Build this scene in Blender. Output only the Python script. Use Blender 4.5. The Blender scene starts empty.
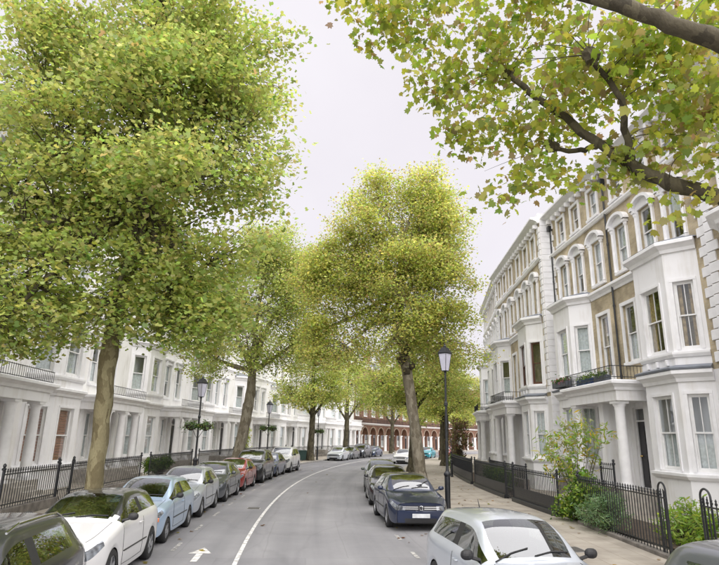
import bpy, bmesh, math, random
import numpy as np
from mathutils import Vector, Matrix
from mathutils.bvhtree import BVHTree

random.seed(7); rng = np.random.default_rng(11)
sc = bpy.context.scene
col = sc.collection
R = math.radians

# ---------------------------------------------------------------- camera
CAM_H = 2.6
F_PX, W_PX, H_PX = 560.0, 719.0, 565.0
PITCH = math.atan((437 - H_PX / 2) / F_PX); ROLL = R(1.2)
cam_d = bpy.data.cameras.new('camera'); cam = bpy.data.objects.new('camera', cam_d); col.objects.link(cam)
cam_d.sensor_width = 36; cam_d.lens = 36 * F_PX / W_PX; cam_d.clip_end = 3000; cam_d.clip_start = .05
cp, sp = math.cos(PITCH), math.sin(PITCH)
vr, vf, vu = Vector((1, 0, 0)), Vector((0, cp, sp)), Vector((0, -sp, cp))
c_, s_ = math.cos(ROLL), math.sin(ROLL)
cR, cU = vr * c_ + vu * s_, vu * c_ - vr * s_
cam.matrix_world = Matrix(((cR.x, cU.x, -vf.x, 0), (cR.y, cU.y, -vf.y, 0), (cR.z, cU.z, -vf.z, CAM_H), (0, 0, 0, 1)))
sc.camera = cam

# ---------------------------------------------------------------- sky, sun, exposure
SUN_EL, SUN_AZ = 48, 148          # overcast, brightest part of the cloud behind the camera
world = bpy.data.worlds.new('World'); sc.world = world; world.use_nodes = True
wn, wl = world.node_tree.nodes, world.node_tree.links
bg = wn['Background']
sky = wn.new('ShaderNodeTexSky'); sky.sky_type = 'NISHITA'; sky.sun_disc = False
sky.sun_elevation = R(SUN_EL); sky.sun_rotation = R(SUN_AZ); sky.dust_density = 4; sky.air_density = 1
# cloud cover: pale grey-lilac cloud laid over the clear sky
tc = wn.new('ShaderNodeTexCoord'); nz = wn.new('ShaderNodeTexNoise'); nz.inputs['Scale'].default_value = 2.2
nz.inputs['Detail'].default_value = 5
wl.new(tc.outputs['Generated'], nz.inputs['Vector'])
ramp = wn.new('ShaderNodeValToRGB'); ramp.color_ramp.elements[0].position = .3; ramp.color_ramp.elements[1].position = .72
ramp.color_ramp.elements[0].color = (4.1, 3.88, 4.12, 1); ramp.color_ramp.elements[1].color = (4.72, 4.52, 4.72, 1)
wl.new(nz.outputs['Fac'], ramp.inputs['Fac'])
mixs = wn.new('ShaderNodeMixRGB'); mixs.inputs['Fac'].default_value = .93
wl.new(sky.outputs[0], mixs.inputs[1]); wl.new(ramp.outputs[0], mixs.inputs[2]); wl.new(mixs.outputs[0], bg.inputs['Color'])
bg.inputs['Strength'].default_value = .0515
sun_d = bpy.data.lights.new('sun', 'SUN'); sun_d.energy = 1.5; sun_d.angle = R(130); sun_d.color = (1, .97, .93)
sun = bpy.data.objects.new('sun', sun_d); col.objects.link(sun)
sd = Vector((math.sin(R(SUN_AZ)) * math.cos(R(SUN_EL)), math.cos(R(SUN_AZ)) * math.cos(R(SUN_EL)), math.sin(R(SUN_EL))))
sun.rotation_euler = sd.to_track_quat('Z', 'Y').to_euler(); sun.location = (0, -30, 60)
sc.view_settings.view_transform = 'Standard'; sc.view_settings.look = 'None'
sc.view_settings.gamma = 1; sc.view_settings.use_curve_mapping = False
sc.view_settings.exposure = 2.06
sc.render.engine = 'CYCLES'
sc.cycles.use_denoising = True; sc.cycles.max_bounces = 7; sc.cycles.diffuse_bounces = 4
sc.cycles.transparent_max_bounces = 12; sc.cycles.transmission_bounces = 4; sc.cycles.glossy_bounces = 3
sc.cycles.caustics_reflective = False; sc.cycles.caustics_refractive = False

# ---------------------------------------------------------------- helpers
def tag(o, label=None, cat=None, group=None, kind=None):
    if label: o['label'] = label
    if cat: o['category'] = cat
    if group: o['group'] = group
    if kind: o['kind'] = kind
    return o

def link(name, me, mat=None, parent=None, loc=None, rz=None):
    if mat is not None and len(me.materials) == 0: me.materials.append(mat)
    o = bpy.data.objects.new(name, me); col.objects.link(o)
    if parent is not None: o.parent = parent
    if loc is not None: o.location = loc
    if rz is not None: o.rotation_euler = (0, 0, rz)
    return o

def empty(name, loc=(0, 0, 0), rz=0, parent=None):
    o = bpy.data.objects.new(name, None); o.empty_display_size = .3; col.objects.link(o)
    o.location = loc; o.rotation_euler = (0, 0, rz)
    if parent is not None: o.parent = parent
    return o

class MB:
    """collects polygons; build() links them as one mesh object"""
    def __init__(s): s.v = []; s.f = []; s.smooth = False
    def add(s, vs, fs):
        n = len(s.v); s.v.extend([tuple(p) for p in vs]); s.f.extend([tuple(i + n for i in f) for f in fs]); return s
    def box(s, x0, x1, y0, y1, z0, z1):
        return s.add([(x0, y0, z0), (x1, y0, z0), (x1, y1, z0), (x0, y1, z0), (x0, y0, z1), (x1, y0, z1), (x1, y1, z1), (x0, y1, z1)],
                     [(0, 3, 2, 1), (4, 5, 6, 7), (0, 1, 5, 4), (1, 2, 6, 5), (2, 3, 7, 6), (3, 0, 4, 7)])
    def cbox(s, x0, x1, y0, y1, z0, z1, b=.01):
        """box with chamfered vertical and top edges"""
        lo = [(x0 + b, y0), (x1 - b, y0), (x1, y0 + b), (x1, y1 - b), (x1 - b, y1), (x0 + b, y1), (x0, y1 - b), (x0, y0 + b)]
        cx, cy = (x0 + x1) / 2, (y0 + y1) / 2
        hi = [(cx + (x - cx) * (1 - 2 * b / max(x1 - x0, 1e-4)), cy + (y - cy) * (1 - 2 * b / max(y1 - y0, 1e-4))) for x, y in lo]
        vs = [(x, y, z0) for x, y in lo] + [(x, y, z1 - b) for x, y in lo] + [(x, y, z1) for x, y in hi]
        fs = [tuple(range(7, -1, -1)), tuple(range(16, 24))]
        for k in range(2):
            for i in range(8):
                j = (i + 1) % 8; fs.append((k * 8 + i, k * 8 + j, k * 8 + 8 + j, k * 8 + 8 + i))
        return s.add(vs, fs)
    def lathe(s, prof, n=12, c=(0, 0, 0), axis='z', cap=True):
        vs = []; fs = []
        for r, z in prof:
            for k in range(n):
                a = 2 * math.pi * k / n
                p = (r * math.cos(a), r * math.sin(a), z)
                if axis == 'y': p = (p[0], p[2], p[1])
                if axis == 'x': p = (p[2], p[0], p[1])
                vs.append((p[0] + c[0], p[1] + c[1], p[2] + c[2]))
        for i in range(len(prof) - 1):
            for k in range(n):
                j = (k + 1) % n; fs.append((i * n + k, i * n + j, (i + 1) * n + j, (i + 1) * n + k))
        if cap and prof[0][0] > 1e-4: fs.append(tuple(range(n - 1, -1, -1)))
        m = (len(prof) - 1) * n
        if cap and prof[-1][0] > 1e-4: fs.append(tuple(range(m, m + n)))
        return s.add(vs, fs)
    def tube(s, pts, rad, n=6, cap=True):
        pts = [Vector(p) for p in pts]; m = len(pts)
        if not hasattr(rad, '__len__'): rad = [rad] * m
        vs = []; fs = []
        up = None
        for i, p in enumerate(pts):
            t = (pts[min(i + 1, m - 1)] - pts[max(i - 1, 0)])
            if t.length < 1e-6: t = Vector((0, 0, 1))
            t.normalize()
            if up is None: up = t.orthogonal().normalized()
            else:
                up = up - t * up.dot(t)
                up = up.normalized() if up.length > 1e-5 else t.orthogonal().normalized()
            w = t.cross(up)
            for k in range(n):
                a = 2 * math.pi * k / n
                vs.append(p + (up * math.cos(a) + w * math.sin(a)) * rad[i])
        for i in range(m - 1):
            for k in range(n):
                j = (k + 1) % n; fs.append((i * n + k, i * n + j, (i + 1) * n + j, (i + 1) * n + k))
        if cap: fs.append(tuple(range(n - 1, -1, -1))); fs.append(tuple(range((m - 1) * n, m * n)))
        return s.add(vs, fs)
    def mesh(s, name, smooth=False):
        me = bpy.data.meshes.new(name); me.from_pydata(s.v, [], s.f); me.update()
        if smooth: me.polygons.foreach_set('use_smooth', [True] * len(me.polygons))
        return me
    def build(s, name, mat, parent=None, loc=None, rz=None, smooth=False):
        return link(name, s.mesh(name, smooth), mat, parent, loc, rz)

# ---------------------------------------------------------------- materials
MATS = {}
def nodes_of(m):
    m.use_nodes = True; nt = m.node_tree; return nt.nodes, nt.links, nt.nodes['Principled BSDF']
def pmat(name, c, rough=.6, var=.12, scale=4.0, bump=0.0, bscale=40, metal=0, coat=0, spec=.5, c2=None, detail=6, coords='Object', lo=.35, hi=.65):
    if name in MATS: return MATS[name]
    m = bpy.data.materials.new(name); n, l, p = nodes_of(m)
    t = n.new('ShaderNodeTexCoord'); nz = n.new('ShaderNodeTexNoise'); nz.inputs['Scale'].default_value = scale; nz.inputs['Detail'].default_value = detail
    l.new(t.outputs[coords], nz.inputs['Vector'])
    r = n.new('ShaderNodeValToRGB'); r.color_ramp.elements[0].position = lo; r.color_ramp.elements[1].position = hi
    a = tuple(x * (1 - var) for x in c); b = c2 if c2 else tuple(min(1, x * (1 + var)) for x in c)
    r.color_ramp.elements[0].color = (*a, 1); r.color_ramp.elements[1].color = (*b, 1)
    l.new(nz.outputs['Fac'], r.inputs['Fac']); l.new(r.outputs[0], p.inputs['Base Color'])
    p.inputs['Roughness'].default_value = rough; p.inputs['Metallic'].default_value = metal
    p.inputs['Specular IOR Level'].default_value = spec
    p.inputs['Coat Weight'].default_value = coat; p.inputs['Coat Roughness'].default_value = .04
    if bump:
        nb = n.new('ShaderNodeTexNoise'); nb.inputs['Scale'].default_value = bscale; nb.inputs['Detail'].default_value = 4
        l.new(t.outputs[coords], nb.inputs['Vector'])
        bp = n.new('ShaderNodeBump'); bp.inputs['Strength'].default_value = bump; bp.inputs['Distance'].default_value = .02
        l.new(nb.outputs['Fac'], bp.inputs['Height']); l.new(bp.outputs[0], p.inputs['Normal'])
    MATS[name] = m; return m

def stucco(name, c, stain=(.55, .52, .46), amt=.55):
    """painted render with faint rain streaks and grime"""
    m = bpy.data.materials.new(name); n, l, p = nodes_of(m)
    t = n.new('ShaderNodeTexCoord'); mp = n.new('ShaderNodeMapping'); mp.inputs['Scale'].default_value = (3, 3, .35)
    l.new(t.outputs['Object'], mp.inputs['Vector'])
    n1 = n.new('ShaderNodeTexNoise'); n1.inputs['Scale'].default_value = 1.6; n1.inputs['Detail'].default_value = 8; l.new(mp.outputs[0], n1.inputs['Vector'])
    n2 = n.new('ShaderNodeTexNoise'); n2.inputs['Scale'].default_value = .8; n2.inputs['Detail'].default_value = 6; l.new(t.outputs['Object'], n2.inputs['Vector'])
    mu = n.new('ShaderNodeMath'); mu.operation = 'MULTIPLY'; l.new(n1.outputs['Fac'], mu.inputs[0]); l.new(n2.outputs['Fac'], mu.inputs[1])
    r = n.new('ShaderNodeValToRGB'); r.color_ramp.elements[0].position = .24; r.color_ramp.elements[1].position = .5
    r.color_ramp.elements[0].color = (0, 0, 0, 1); r.color_ramp.elements[1].color = (amt, amt, amt, 1)
    l.new(mu.outputs[0], r.inputs['Fac'])
    mx = n.new('ShaderNodeMixRGB'); mx.inputs[1].default_value = (*c, 1); mx.inputs[2].default_value = (*stain, 1); l.new(r.outputs[0], mx.inputs['Fac'])
    l.new(mx.outputs[0], p.inputs['Base Color']); p.inputs['Roughness'].default_value = .65
    bp = n.new('ShaderNodeBump'); bp.inputs['Strength'].default_value = .12; bp.inputs['Distance'].default_value = .02
    n3 = n.new('ShaderNodeTexNoise'); n3.inputs['Scale'].default_value = 14; l.new(t.outputs['Object'], n3.inputs['Vector'])
    l.new(n3.outputs['Fac'], bp.inputs['Height']); l.new(bp.outputs[0], p.inputs['Normal'])
    MATS[name] = m; return m

def brickmat(name, c1, c2, mortar, scale=1.0):
    m = bpy.data.materials.new(name); n, l, p = nodes_of(m)
    t = n.new('ShaderNodeTexCoord'); sx = n.new('ShaderNodeSeparateXYZ'); l.new(t.outputs['Object'], sx.inputs[0])
    cx = n.new('ShaderNodeCombineXYZ'); ad0 = n.new('ShaderNodeMath'); l.new(sx.outputs['X'], ad0.inputs[0]); l.new(sx.outputs['Y'], ad0.inputs[1]); l.new(ad0.outputs[0], cx.inputs['X']); l.new(sx.outputs['Z'], cx.inputs['Y'])
    b = n.new('ShaderNodeTexBrick'); l.new(cx.outputs[0], b.inputs['Vector'])
    b.inputs['Scale'].default_value = scale; b.inputs['Brick Width'].default_value = .225; b.inputs['Row Height'].default_value = .075
    b.inputs['Mortar Size'].default_value = .008; b.inputs['Color1'].default_value = (*c1, 1); b.inputs['Color2'].default_value = (*c2, 1); b.inputs['Mortar'].default_value = (*mortar, 1)
    nz = n.new('ShaderNodeTexNoise'); nz.inputs['Scale'].default_value = 1.1; nz.inputs['Detail'].default_value = 9; l.new(t.outputs['Object'], nz.inputs['Vector'])
    r = n.new('ShaderNodeValToRGB'); r.color_ramp.elements[0].color = (.55, .53, .5, 1); r.color_ramp.elements[1].color = (1.15, 1.12, 1.05, 1)
    r.color_ramp.elements[0].position = .3; r.color_ramp.elements[1].position = .7; l.new(nz.outputs['Fac'], r.inputs['Fac'])
    mx = n.new('ShaderNodeMixRGB'); mx.blend_type = 'MULTIPLY'; mx.inputs['Fac'].default_value = 1; l.new(b.outputs['Color'], mx.inputs[1]); l.new(r.outputs[0], mx.inputs[2])
    l.new(mx.outputs[0], p.inputs['Base Color']); p.inputs['Roughness'].default_value = .9
    bp = n.new('ShaderNodeBump'); bp.inputs['Strength'].default_value = .5; bp.inputs['Distance'].default_value = .01; l.new(b.outputs['Fac'], bp.inputs['Height']); bp.invert = True
    l.new(bp.outputs[0], p.inputs['Normal']); MATS[name] = m; return m

def glassmat(name, tint=(.93, .95, .95), base=.07, wob=.03):
    m = bpy.data.materials.new(name); m.use_nodes = True; n, l = m.node_tree.nodes, m.node_tree.links
    n.remove(n['Principled BSDF'])
    tr = n.new('ShaderNodeBsdfTransparent'); tr.inputs['Color'].default_value = (*tint, 1)
    gl = n.new('ShaderNodeBsdfGlossy'); gl.inputs['Roughness'].default_value = .015; gl.inputs['Color'].default_value = (.95, .97, 1, 1)
    t = n.new('ShaderNodeTexCoord'); nz = n.new('ShaderNodeTexNoise'); nz.inputs['Scale'].default_value = .9; l.new(t.outputs['Object'], nz.inputs['Vector'])
    bp = n.new('ShaderNodeBump'); bp.inputs['Strength'].default_value = wob; bp.inputs['Distance'].default_value = .1; l.new(nz.outputs['Fac'], bp.inputs['Height']); l.new(bp.outputs[0], gl.inputs['Normal'])
    fr = n.new('ShaderNodeLayerWeight'); fr.inputs['Blend'].default_value = .5      # Schlick: the same from both faces of a pane
    pw_ = n.new('ShaderNodeMath'); pw_.operation = 'POWER'; pw_.inputs[1].default_value = 4.0; l.new(fr.outputs['Facing'], pw_.inputs[0])
    ad = n.new('ShaderNodeMath'); ad.operation = 'MULTIPLY_ADD'; ad.use_clamp = True; ad.inputs[1].default_value = .9; ad.inputs[2].default_value = base; l.new(pw_.outputs[0], ad.inputs[0])
    mx = n.new('ShaderNodeMixShader'); l.new(ad.outputs[0], mx.inputs[0]); l.new(tr.outputs[0], mx.inputs[1]); l.new(gl.outputs[0], mx.inputs[2])
    l.new(mx.outputs[0], n['Material Output'].inputs['Surface']); MATS[name] = m; return m

WHITE = stucco('white_stucco', (.85, .85, .87), amt=.62)
CREAM = stucco('cream_stucco', (.84, .835, .825), (.5, .47, .42), .68)
TRIM = pmat('white_paint_trim', (.84, .84, .86), .5, .05, 3)
SASH = pmat('white_gloss_sash', (.82, .82, .82), .3, .04, 6)
DARKSASH = pmat('brown_sash_paint', (.12, .06, .04), .35, .1, 6)
STOCK = brickmat('yellow_stock_brick', (.60, .515, .36), (.50, .425, .29), (.5, .47, .41))
RED = brickmat('red_brick', (.29, .145, .105), (.24, .115, .085), (.28, .22, .18))
LEAD = pmat('lead_roof', (.2, .22, .26), .55, .15, 2)
SLATE = pmat('slate_roof', (.12, .13, .15), .6, .2, 5, .3)
GLASS = glassmat('window_glass')
CARGLASS = glassmat('car_glass', (.42, .48, .47), .22, 0)
CURTAIN = pmat('net_curtain', (.75, .77, .78), .9, .12, 9)
DRAPE = pmat('ochre_drape', (.42, .3, .15), .9, .3, 7)
BLIND = pmat('brown_blind', (.50, .26, .19), .8, .1, 5)
IRON = pmat('black_iron_paint', (.018, .02, .024), .38, .3, 12, .1, 60)
DOORB = pmat('black_door_paint', (.015, .015, .018), .25, .1, 5)
DOORR = pmat('dark_red_door_paint', (.1, .015, .015), .3, .1, 5)
BRASS = pmat('brass', (.5, .35, .12), .3, .1, 8, metal=1)
STONE = pmat('step_stone', (.42, .39, .35), .85, .2, 5, .2)
CONC = pmat('pale_concrete', (.4, .38, .35), .9, .2, 3, .2)
PLINTH = pmat('dark_plinth_stone', (.17, .155, .14), .9, .3, 4, .3)
SOIL = pmat('garden_soil', (.07, .05, .035), .95, .3, 6, .6, 20)
RUBBER = pmat('tyre_rubber', (.02, .02, .021), .75, .15, 20)
ALLOY = pmat('alloy_wheel', (.45, .46, .48), .3, .1, 10, metal=.9)
BLACKP = pmat('black_plastic', (.02, .02, .022), .5, .1, 20)
CHROME = pmat('chrome', (.75, .76, .78), .12, .03, 8, metal=1)
LAMPW = pmat('headlamp_lens', (.34, .37, .42), .08, .45, 9, metal=.75, coat=1, detail=1)
AMBER = pmat('amber_lens', (.75, .2, .05), .15, .15, 14, coat=1)
REDL = pmat('red_lens', (.35, .015, .015), .15, .2, 14, coat=1)
PLATE = pmat('number_plate_white', (.62, .64, .66), .4, .12, 9)
SEATM = pmat('dark_seat_cloth', (.05, .05, .055), .9, .2, 10)
PAPER = pmat('white_paper', (.7, .72, .7), .7, .05, 10)

def bark(name, a, b, c):
    m = bpy.data.materials.new(name); n, l, p = nodes_of(m)
    t = n.new('ShaderNodeTexCoord'); mp = n.new('ShaderNodeMapping'); mp.inputs['Scale'].default_value = (1, 1, .45); l.new(t.outputs['Object'], mp.inputs['Vector'])
    nz0 = n.new('ShaderNodeTexNoise'); nz0.inputs['Scale'].default_value = 5; nz0.inputs['Detail'].default_value = 6; l.new(mp.outputs[0], nz0.inputs['Vector'])
    add = n.new('ShaderNodeMixRGB'); add.inputs['Fac'].default_value = .25; l.new(mp.outputs[0], add.inputs[1]); l.new(nz0.outputs['Color'], add.inputs[2])
    v = n.new('ShaderNodeTexVoronoi'); v.inputs['Scale'].default_value = 9; l.new(add.outputs[0], v.inputs['Vector'])
    r = n.new('ShaderNodeValToRGB'); e = r.color_ramp.elements; e[0].position = .1; e[0].color = (*a, 1); e[1].position = .9; e[1].color = (*c, 1)
    e2 = e.new(.5); e2.color = (*b, 1); sx = n.new('ShaderNodeSeparateXYZ'); l.new(v.outputs['Color'], sx.inputs[0]); l.new(sx.outputs['X'], r.inputs['Fac'])
    nf = n.new('ShaderNodeTexNoise'); nf.inputs['Scale'].default_value = 30; nf.inputs['Detail'].default_value = 5; l.new(mp.outputs[0], nf.inputs['Vector'])
    rf = n.new('ShaderNodeValToRGB'); rf.color_ramp.elements[0].color = (.6, .6, .6, 1); rf.color_ramp.elements[1].color = (1.2, 1.2, 1.2, 1); l.new(nf.outputs['Fac'], rf.inputs['Fac'])
    mx = n.new('ShaderNodeMixRGB'); mx.blend_type = 'MULTIPLY'; mx.inputs['Fac'].default_value = .8; l.new(r.outputs[0], mx.inputs[1]); l.new(rf.outputs[0], mx.inputs[2])
    l.new(mx.outputs[0], p.inputs['Base Color']); p.inputs['Roughness'].default_value = .9
    bp = n.new('ShaderNodeBump'); bp.inputs['Strength'].default_value = .6; bp.inputs['Distance'].default_value = .03; l.new(nf.outputs['Fac'], bp.inputs['Height']); l.new(bp.outputs[0], p.inputs['Normal'])
    MATS[name] = m; return m
BARK = bark('plane_bark', (.14, .115, .06), (.20, .17, .095), (.27, .24, .14))
BARKG = bark('grey_plane_bark', (.17, .145, .105), (.25, .22, .165), (.34, .31, .245))
BARKD = bark('dark_limb_bark', (.05, .042, .026), (.085, .072, .045), (.12, .105, .065))

def leafmat(name, trans=.58):
    m = bpy.data.materials.new(name); m.use_nodes = True; n, l = m.node_tree.nodes, m.node_tree.links; n.remove(n['Principled BSDF'])
    at = n.new('ShaderNodeAttribute'); at.attribute_name = 'leaf_colour'
    df = n.new('ShaderNodeBsdfDiffuse'); tl = n.new('ShaderNodeBsdfTranslucent'); gl = n.new('ShaderNodeBsdfGlossy'); gl.inputs['Roughness'].default_value = .45; gl.inputs['Color'].default_value = (.5, .5, .5, 1)
    hs = n.new('ShaderNodeHueSaturation'); hs.inputs['Hue'].default_value = .49; hs.inputs['Saturation'].default_value = 1.1; hs.inputs['Value'].default_value = 1.4
    l.new(at.outputs['Color'], df.inputs['Color']); l.new(at.outputs['Color'], hs.inputs['Color']); l.new(hs.outputs[0], tl.inputs['Color'])
    m1 = n.new('ShaderNodeMixShader'); m1.inputs[0].default_value = trans; l.new(df.outputs[0], m1.inputs[1]); l.new(tl.outputs[0], m1.inputs[2])
    m2 = n.new('ShaderNodeMixShader'); m2.inputs[0].default_value = .05; l.new(m1.outputs[0], m2.inputs[1]); l.new(gl.outputs[0], m2.inputs[2])
    l.new(m2.outputs[0], n['Material Output'].inputs['Surface']); MATS[name] = m; return m
LEAF = leafmat('leaf')

def paint(name, c, metal=.25, rough=.3):
    if name in MATS: return MATS[name]
    m = pmat(name, c, rough, .015, 3, metal=metal, coat=.9); return m

# ---------------------------------------------------------------- the street's curve
RAD, XC, YC = 160.0, 156.6, 30.0
def PT(s, off, z=0.0):
    a = s / RAD; r = RAD - off
    return Vector((XC - r * math.cos(a), YC + r * math.sin(a), z))
def S_at(y, off=0): return RAD * math.asin((y - YC) / (RAD - off))
def heading(s): return s / RAD      # clockwise turn from +Y
KL, KR, FL, FR, WL, WR = -3.75, 6.05, -7.15, 10.1, -10.9, 14.15

def strip(name, off0, off1, z, mat, s0, s1, step=2.0, z1=None, nlat=1):
    mb = MB(); n = int((s1 - s0) / step) + 1
    for i in range(n + 1):
        s = s0 + (s1 - s0) * i / n
        for k in range(nlat + 1):
            o = off0 + (off1 - off0) * k / nlat
            mb.v.append(tuple(PT(s, o, z if z1 is None else z + (z1 - z) * k / nlat)))
    m = nlat + 1
    for i in range(n):
        for k in range(nlat): mb.f.append((i * m + k, i * m + k + 1, (i + 1) * m + k + 1, (i + 1) * m + k))
    return mb
S0, S1 = -60, 215

def asphalt():
    m = bpy.data.materials.new('worn_asphalt'); n, l, p = nodes_of(m)
    t = n.new('ShaderNodeTexCoord')
    big = n.new('ShaderNodeTexNoise'); big.inputs['Scale'].default_value = .35; big.inputs['Detail'].default_value = 8; big.inputs['Roughness'].default_value = .65; l.new(t.outputs['Object'], big.inputs['Vector'])
    r = n.new('ShaderNodeValToRGB'); e = r.color_ramp.elements; e[0].position = .3; e[0].color = (.205, .205, .217, 1); e[1].position = .7; e[1].color = (.275, .274, .285, 1); l.new(big.outputs['Fac'], r.inputs['Fac'])
    fine = n.new('ShaderNodeTexNoise'); fine.inputs['Scale'].default_value = 60; fine.inputs['Detail'].default_value = 4; l.new(t.outputs['Object'], fine.inputs['Vector'])
    rf = n.new('ShaderNodeValToRGB'); rf.color_ramp.elements[0].color = (.72, .72, .72, 1); rf.color_ramp.elements[1].color = (1.2, 1.2, 1.2, 1); l.new(fine.outputs['Fac'], rf.inputs['Fac'])
    mx = n.new('ShaderNodeMixRGB'); mx.blend_type = 'MULTIPLY'; mx.inputs['Fac'].default_value = .8; l.new(r.outputs[0], mx.inputs[1]); l.new(rf.outputs[0], mx.inputs[2])
    # tar-sealed cracks and reinstatement patches
    mp = n.new('ShaderNodeMapping'); mp.inputs['Scale'].default_value = (.55, .16, 1); l.new(t.outputs['Object'], mp.inputs['Vector'])
    dn = n.new('ShaderNodeTexNoise'); dn.inputs['Scale'].default_value = 1.5; dn.inputs['Detail'].default_value = 5; l.new(mp.outputs[0], dn.inputs['Vector'])
    ad = n.new('ShaderNodeMixRGB'); ad.inputs['Fac'].default_value = .3; l.new(mp.outputs[0], ad.inputs[1]); l.new(dn.outputs['Color'], ad.inputs[2])
    v = n.new('ShaderNodeTexVoronoi'); v.feature = 'DISTANCE_TO_EDGE'; v.inputs['Scale'].default_value = .8; l.new(ad.outputs[0], v.inputs['Vector'])
    rc = n.new('ShaderNodeValToRGB'); rc.color_ramp.elements[0].position = .004; rc.color_ramp.elements[0].color = (.55, .55, .55, 1); rc.color_ramp.elements[1].position = .02; rc.color_ramp.elements[1].color = (1, 1, 1, 1); l.new(v.outputs['Distance'], rc.inputs['Fac'])
    m2 = n.new('ShaderNodeMixRGB'); m2.blend_type = 'MULTIPLY'; m2.inputs['Fac'].default_value = .16; l.new(mx.outputs[0], m2.inputs[1]); l.new(rc.outputs[0], m2.inputs[2])
    v2 = n.new('ShaderNodeTexVoronoi'); v2.inputs['Scale'].default_value = .5; l.new(ad.outputs[0], v2.inputs['Vector'])
    rp = n.new('ShaderNodeValToRGB'); rp.color_ramp.interpolation = 'CONSTANT'; rp.color_ramp.elements[0].color = (.82, .82, .84, 1); rp.color_ramp.elements[1].position = .25; rp.color_ramp.elements[1].color = (1, 1, 1, 1)
    sx = n.new('ShaderNodeSeparateXYZ'); l.new(v2.outputs['Color'], sx.inputs[0]); l.new(sx.outputs['X'], rp.inputs['Fac'])
    m3 = n.new('ShaderNodeMixRGB'); m3.blend_type = 'MULTIPLY'; m3.inputs['Fac'].default_value = 1; l.new(m2.outputs[0], m3.inputs[1]); l.new(rp.outputs[0], m3.inputs[2])
    # streaks and reinstated strips that follow the carriageway
    sx2 = n.new('ShaderNodeVectorMath'); sx2.operation = 'SUBTRACT'; l.new(t.outputs['Object'], sx2.inputs[0]); sx2.inputs[1].default_value = (XC, YC, 0)
    ln2 = n.new('ShaderNodeVectorMath'); ln2.operation = 'LENGTH'; l.new(sx2.outputs[0], ln2.inputs[0])
    s3 = n.new('ShaderNodeSeparateXYZ'); l.new(sx2.outputs[0], s3.inputs[0]); at2 = n.new('ShaderNodeMath'); at2.operation = 'ARCTAN2'
    ng = n.new('ShaderNodeMath'); ng.operation = 'MULTIPLY'; ng.inputs[1].default_value = -1; l.new(s3.outputs['X'], ng.inputs[0]); l.new(s3.outputs['Y'], at2.inputs[0]); l.new(ng.outputs[0], at2.inputs[1])
    ma = n.new('ShaderNodeMath'); ma.operation = 'MULTIPLY'; ma.inputs[1].default_value = 160; l.new(at2.outputs[0], ma.inputs[0])
    cb = n.new('ShaderNodeCombineXYZ'); l.new(ln2.outputs['Value'], cb.inputs['X']); l.new(ma.outputs[0], cb.inputs['Y'])
    mps = n.new('ShaderNodeMapping'); mps.inputs['Scale'].default_value = (1.5, .05, 1); l.new(cb.outputs[0], mps.inputs['Vector'])
    st = n.new('ShaderNodeTexNoise'); st.inputs['Scale'].default_value = 1; st.inputs['Detail'].default_value = 6; l.new(mps.outputs[0], st.inputs['Vector'])
    rs = n.new('ShaderNodeValToRGB'); rs.color_ramp.elements[0].position = .35; rs.color_ramp.elements[0].color = (.87, .87, .88, 1); rs.color_ramp.elements[1].position = .65; rs.color_ramp.elements[1].color = (1.12, 1.11, 1.11, 1); l.new(st.outputs['Fac'], rs.inputs['Fac'])
    m4 = n.new('ShaderNodeMixRGB'); m4.blend_type = 'MULTIPLY'; m4.inputs['Fac'].default_value = 1; l.new(m3.outputs[0], m4.inputs[1]); l.new(rs.outputs[0], m4.inputs[2])
    bt = n.new('ShaderNodeTexBrick'); bt.inputs['Scale'].default_value = 1; bt.inputs['Brick Width'].default_value = 1.9; bt.inputs['Row Height'].default_value = 5.5; bt.inputs['Mortar Size'].default_value = .018; bt.inputs['Bias'].default_value = -.55
    bt.inputs['Color1'].default_value = (1, 1, 1, 1); bt.inputs['Color2'].default_value = (.78, .78, .80, 1); bt.inputs['Mortar'].default_value = (.86, .86, .86, 1)
    wob = n.new('ShaderNodeMixRGB'); wob.blend_type = 'ADD'; wob.inputs['Fac'].default_value = .25; l.new(cb.outputs[0], wob.inputs[1]); l.new(dn.outputs['Color'], wob.inputs[2]); l.new(wob.outputs[0], bt.inputs['Vector'])
    m5 = n.new('ShaderNodeMixRGB'); m5.blend_type = 'MULTIPLY'; m5.inputs['Fac'].default_value = .75; l.new(m4.outputs[0], m5.inputs[1]); l.new(bt.outputs['Color'], m5.inputs[2])
    l.new(m5.outputs[0], p.inputs['Base Color']); p.inputs['Roughness'].default_value = .85
    bp = n.new('ShaderNodeBump'); bp.inputs['Strength'].default_value = .35; bp.inputs['Distance'].default_value = .01; l.new(fine.outputs['Fac'], bp.inputs['Height']); l.new(bp.outputs[0], p.inputs['Normal'])
    return m
ROADM = asphalt()
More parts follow.
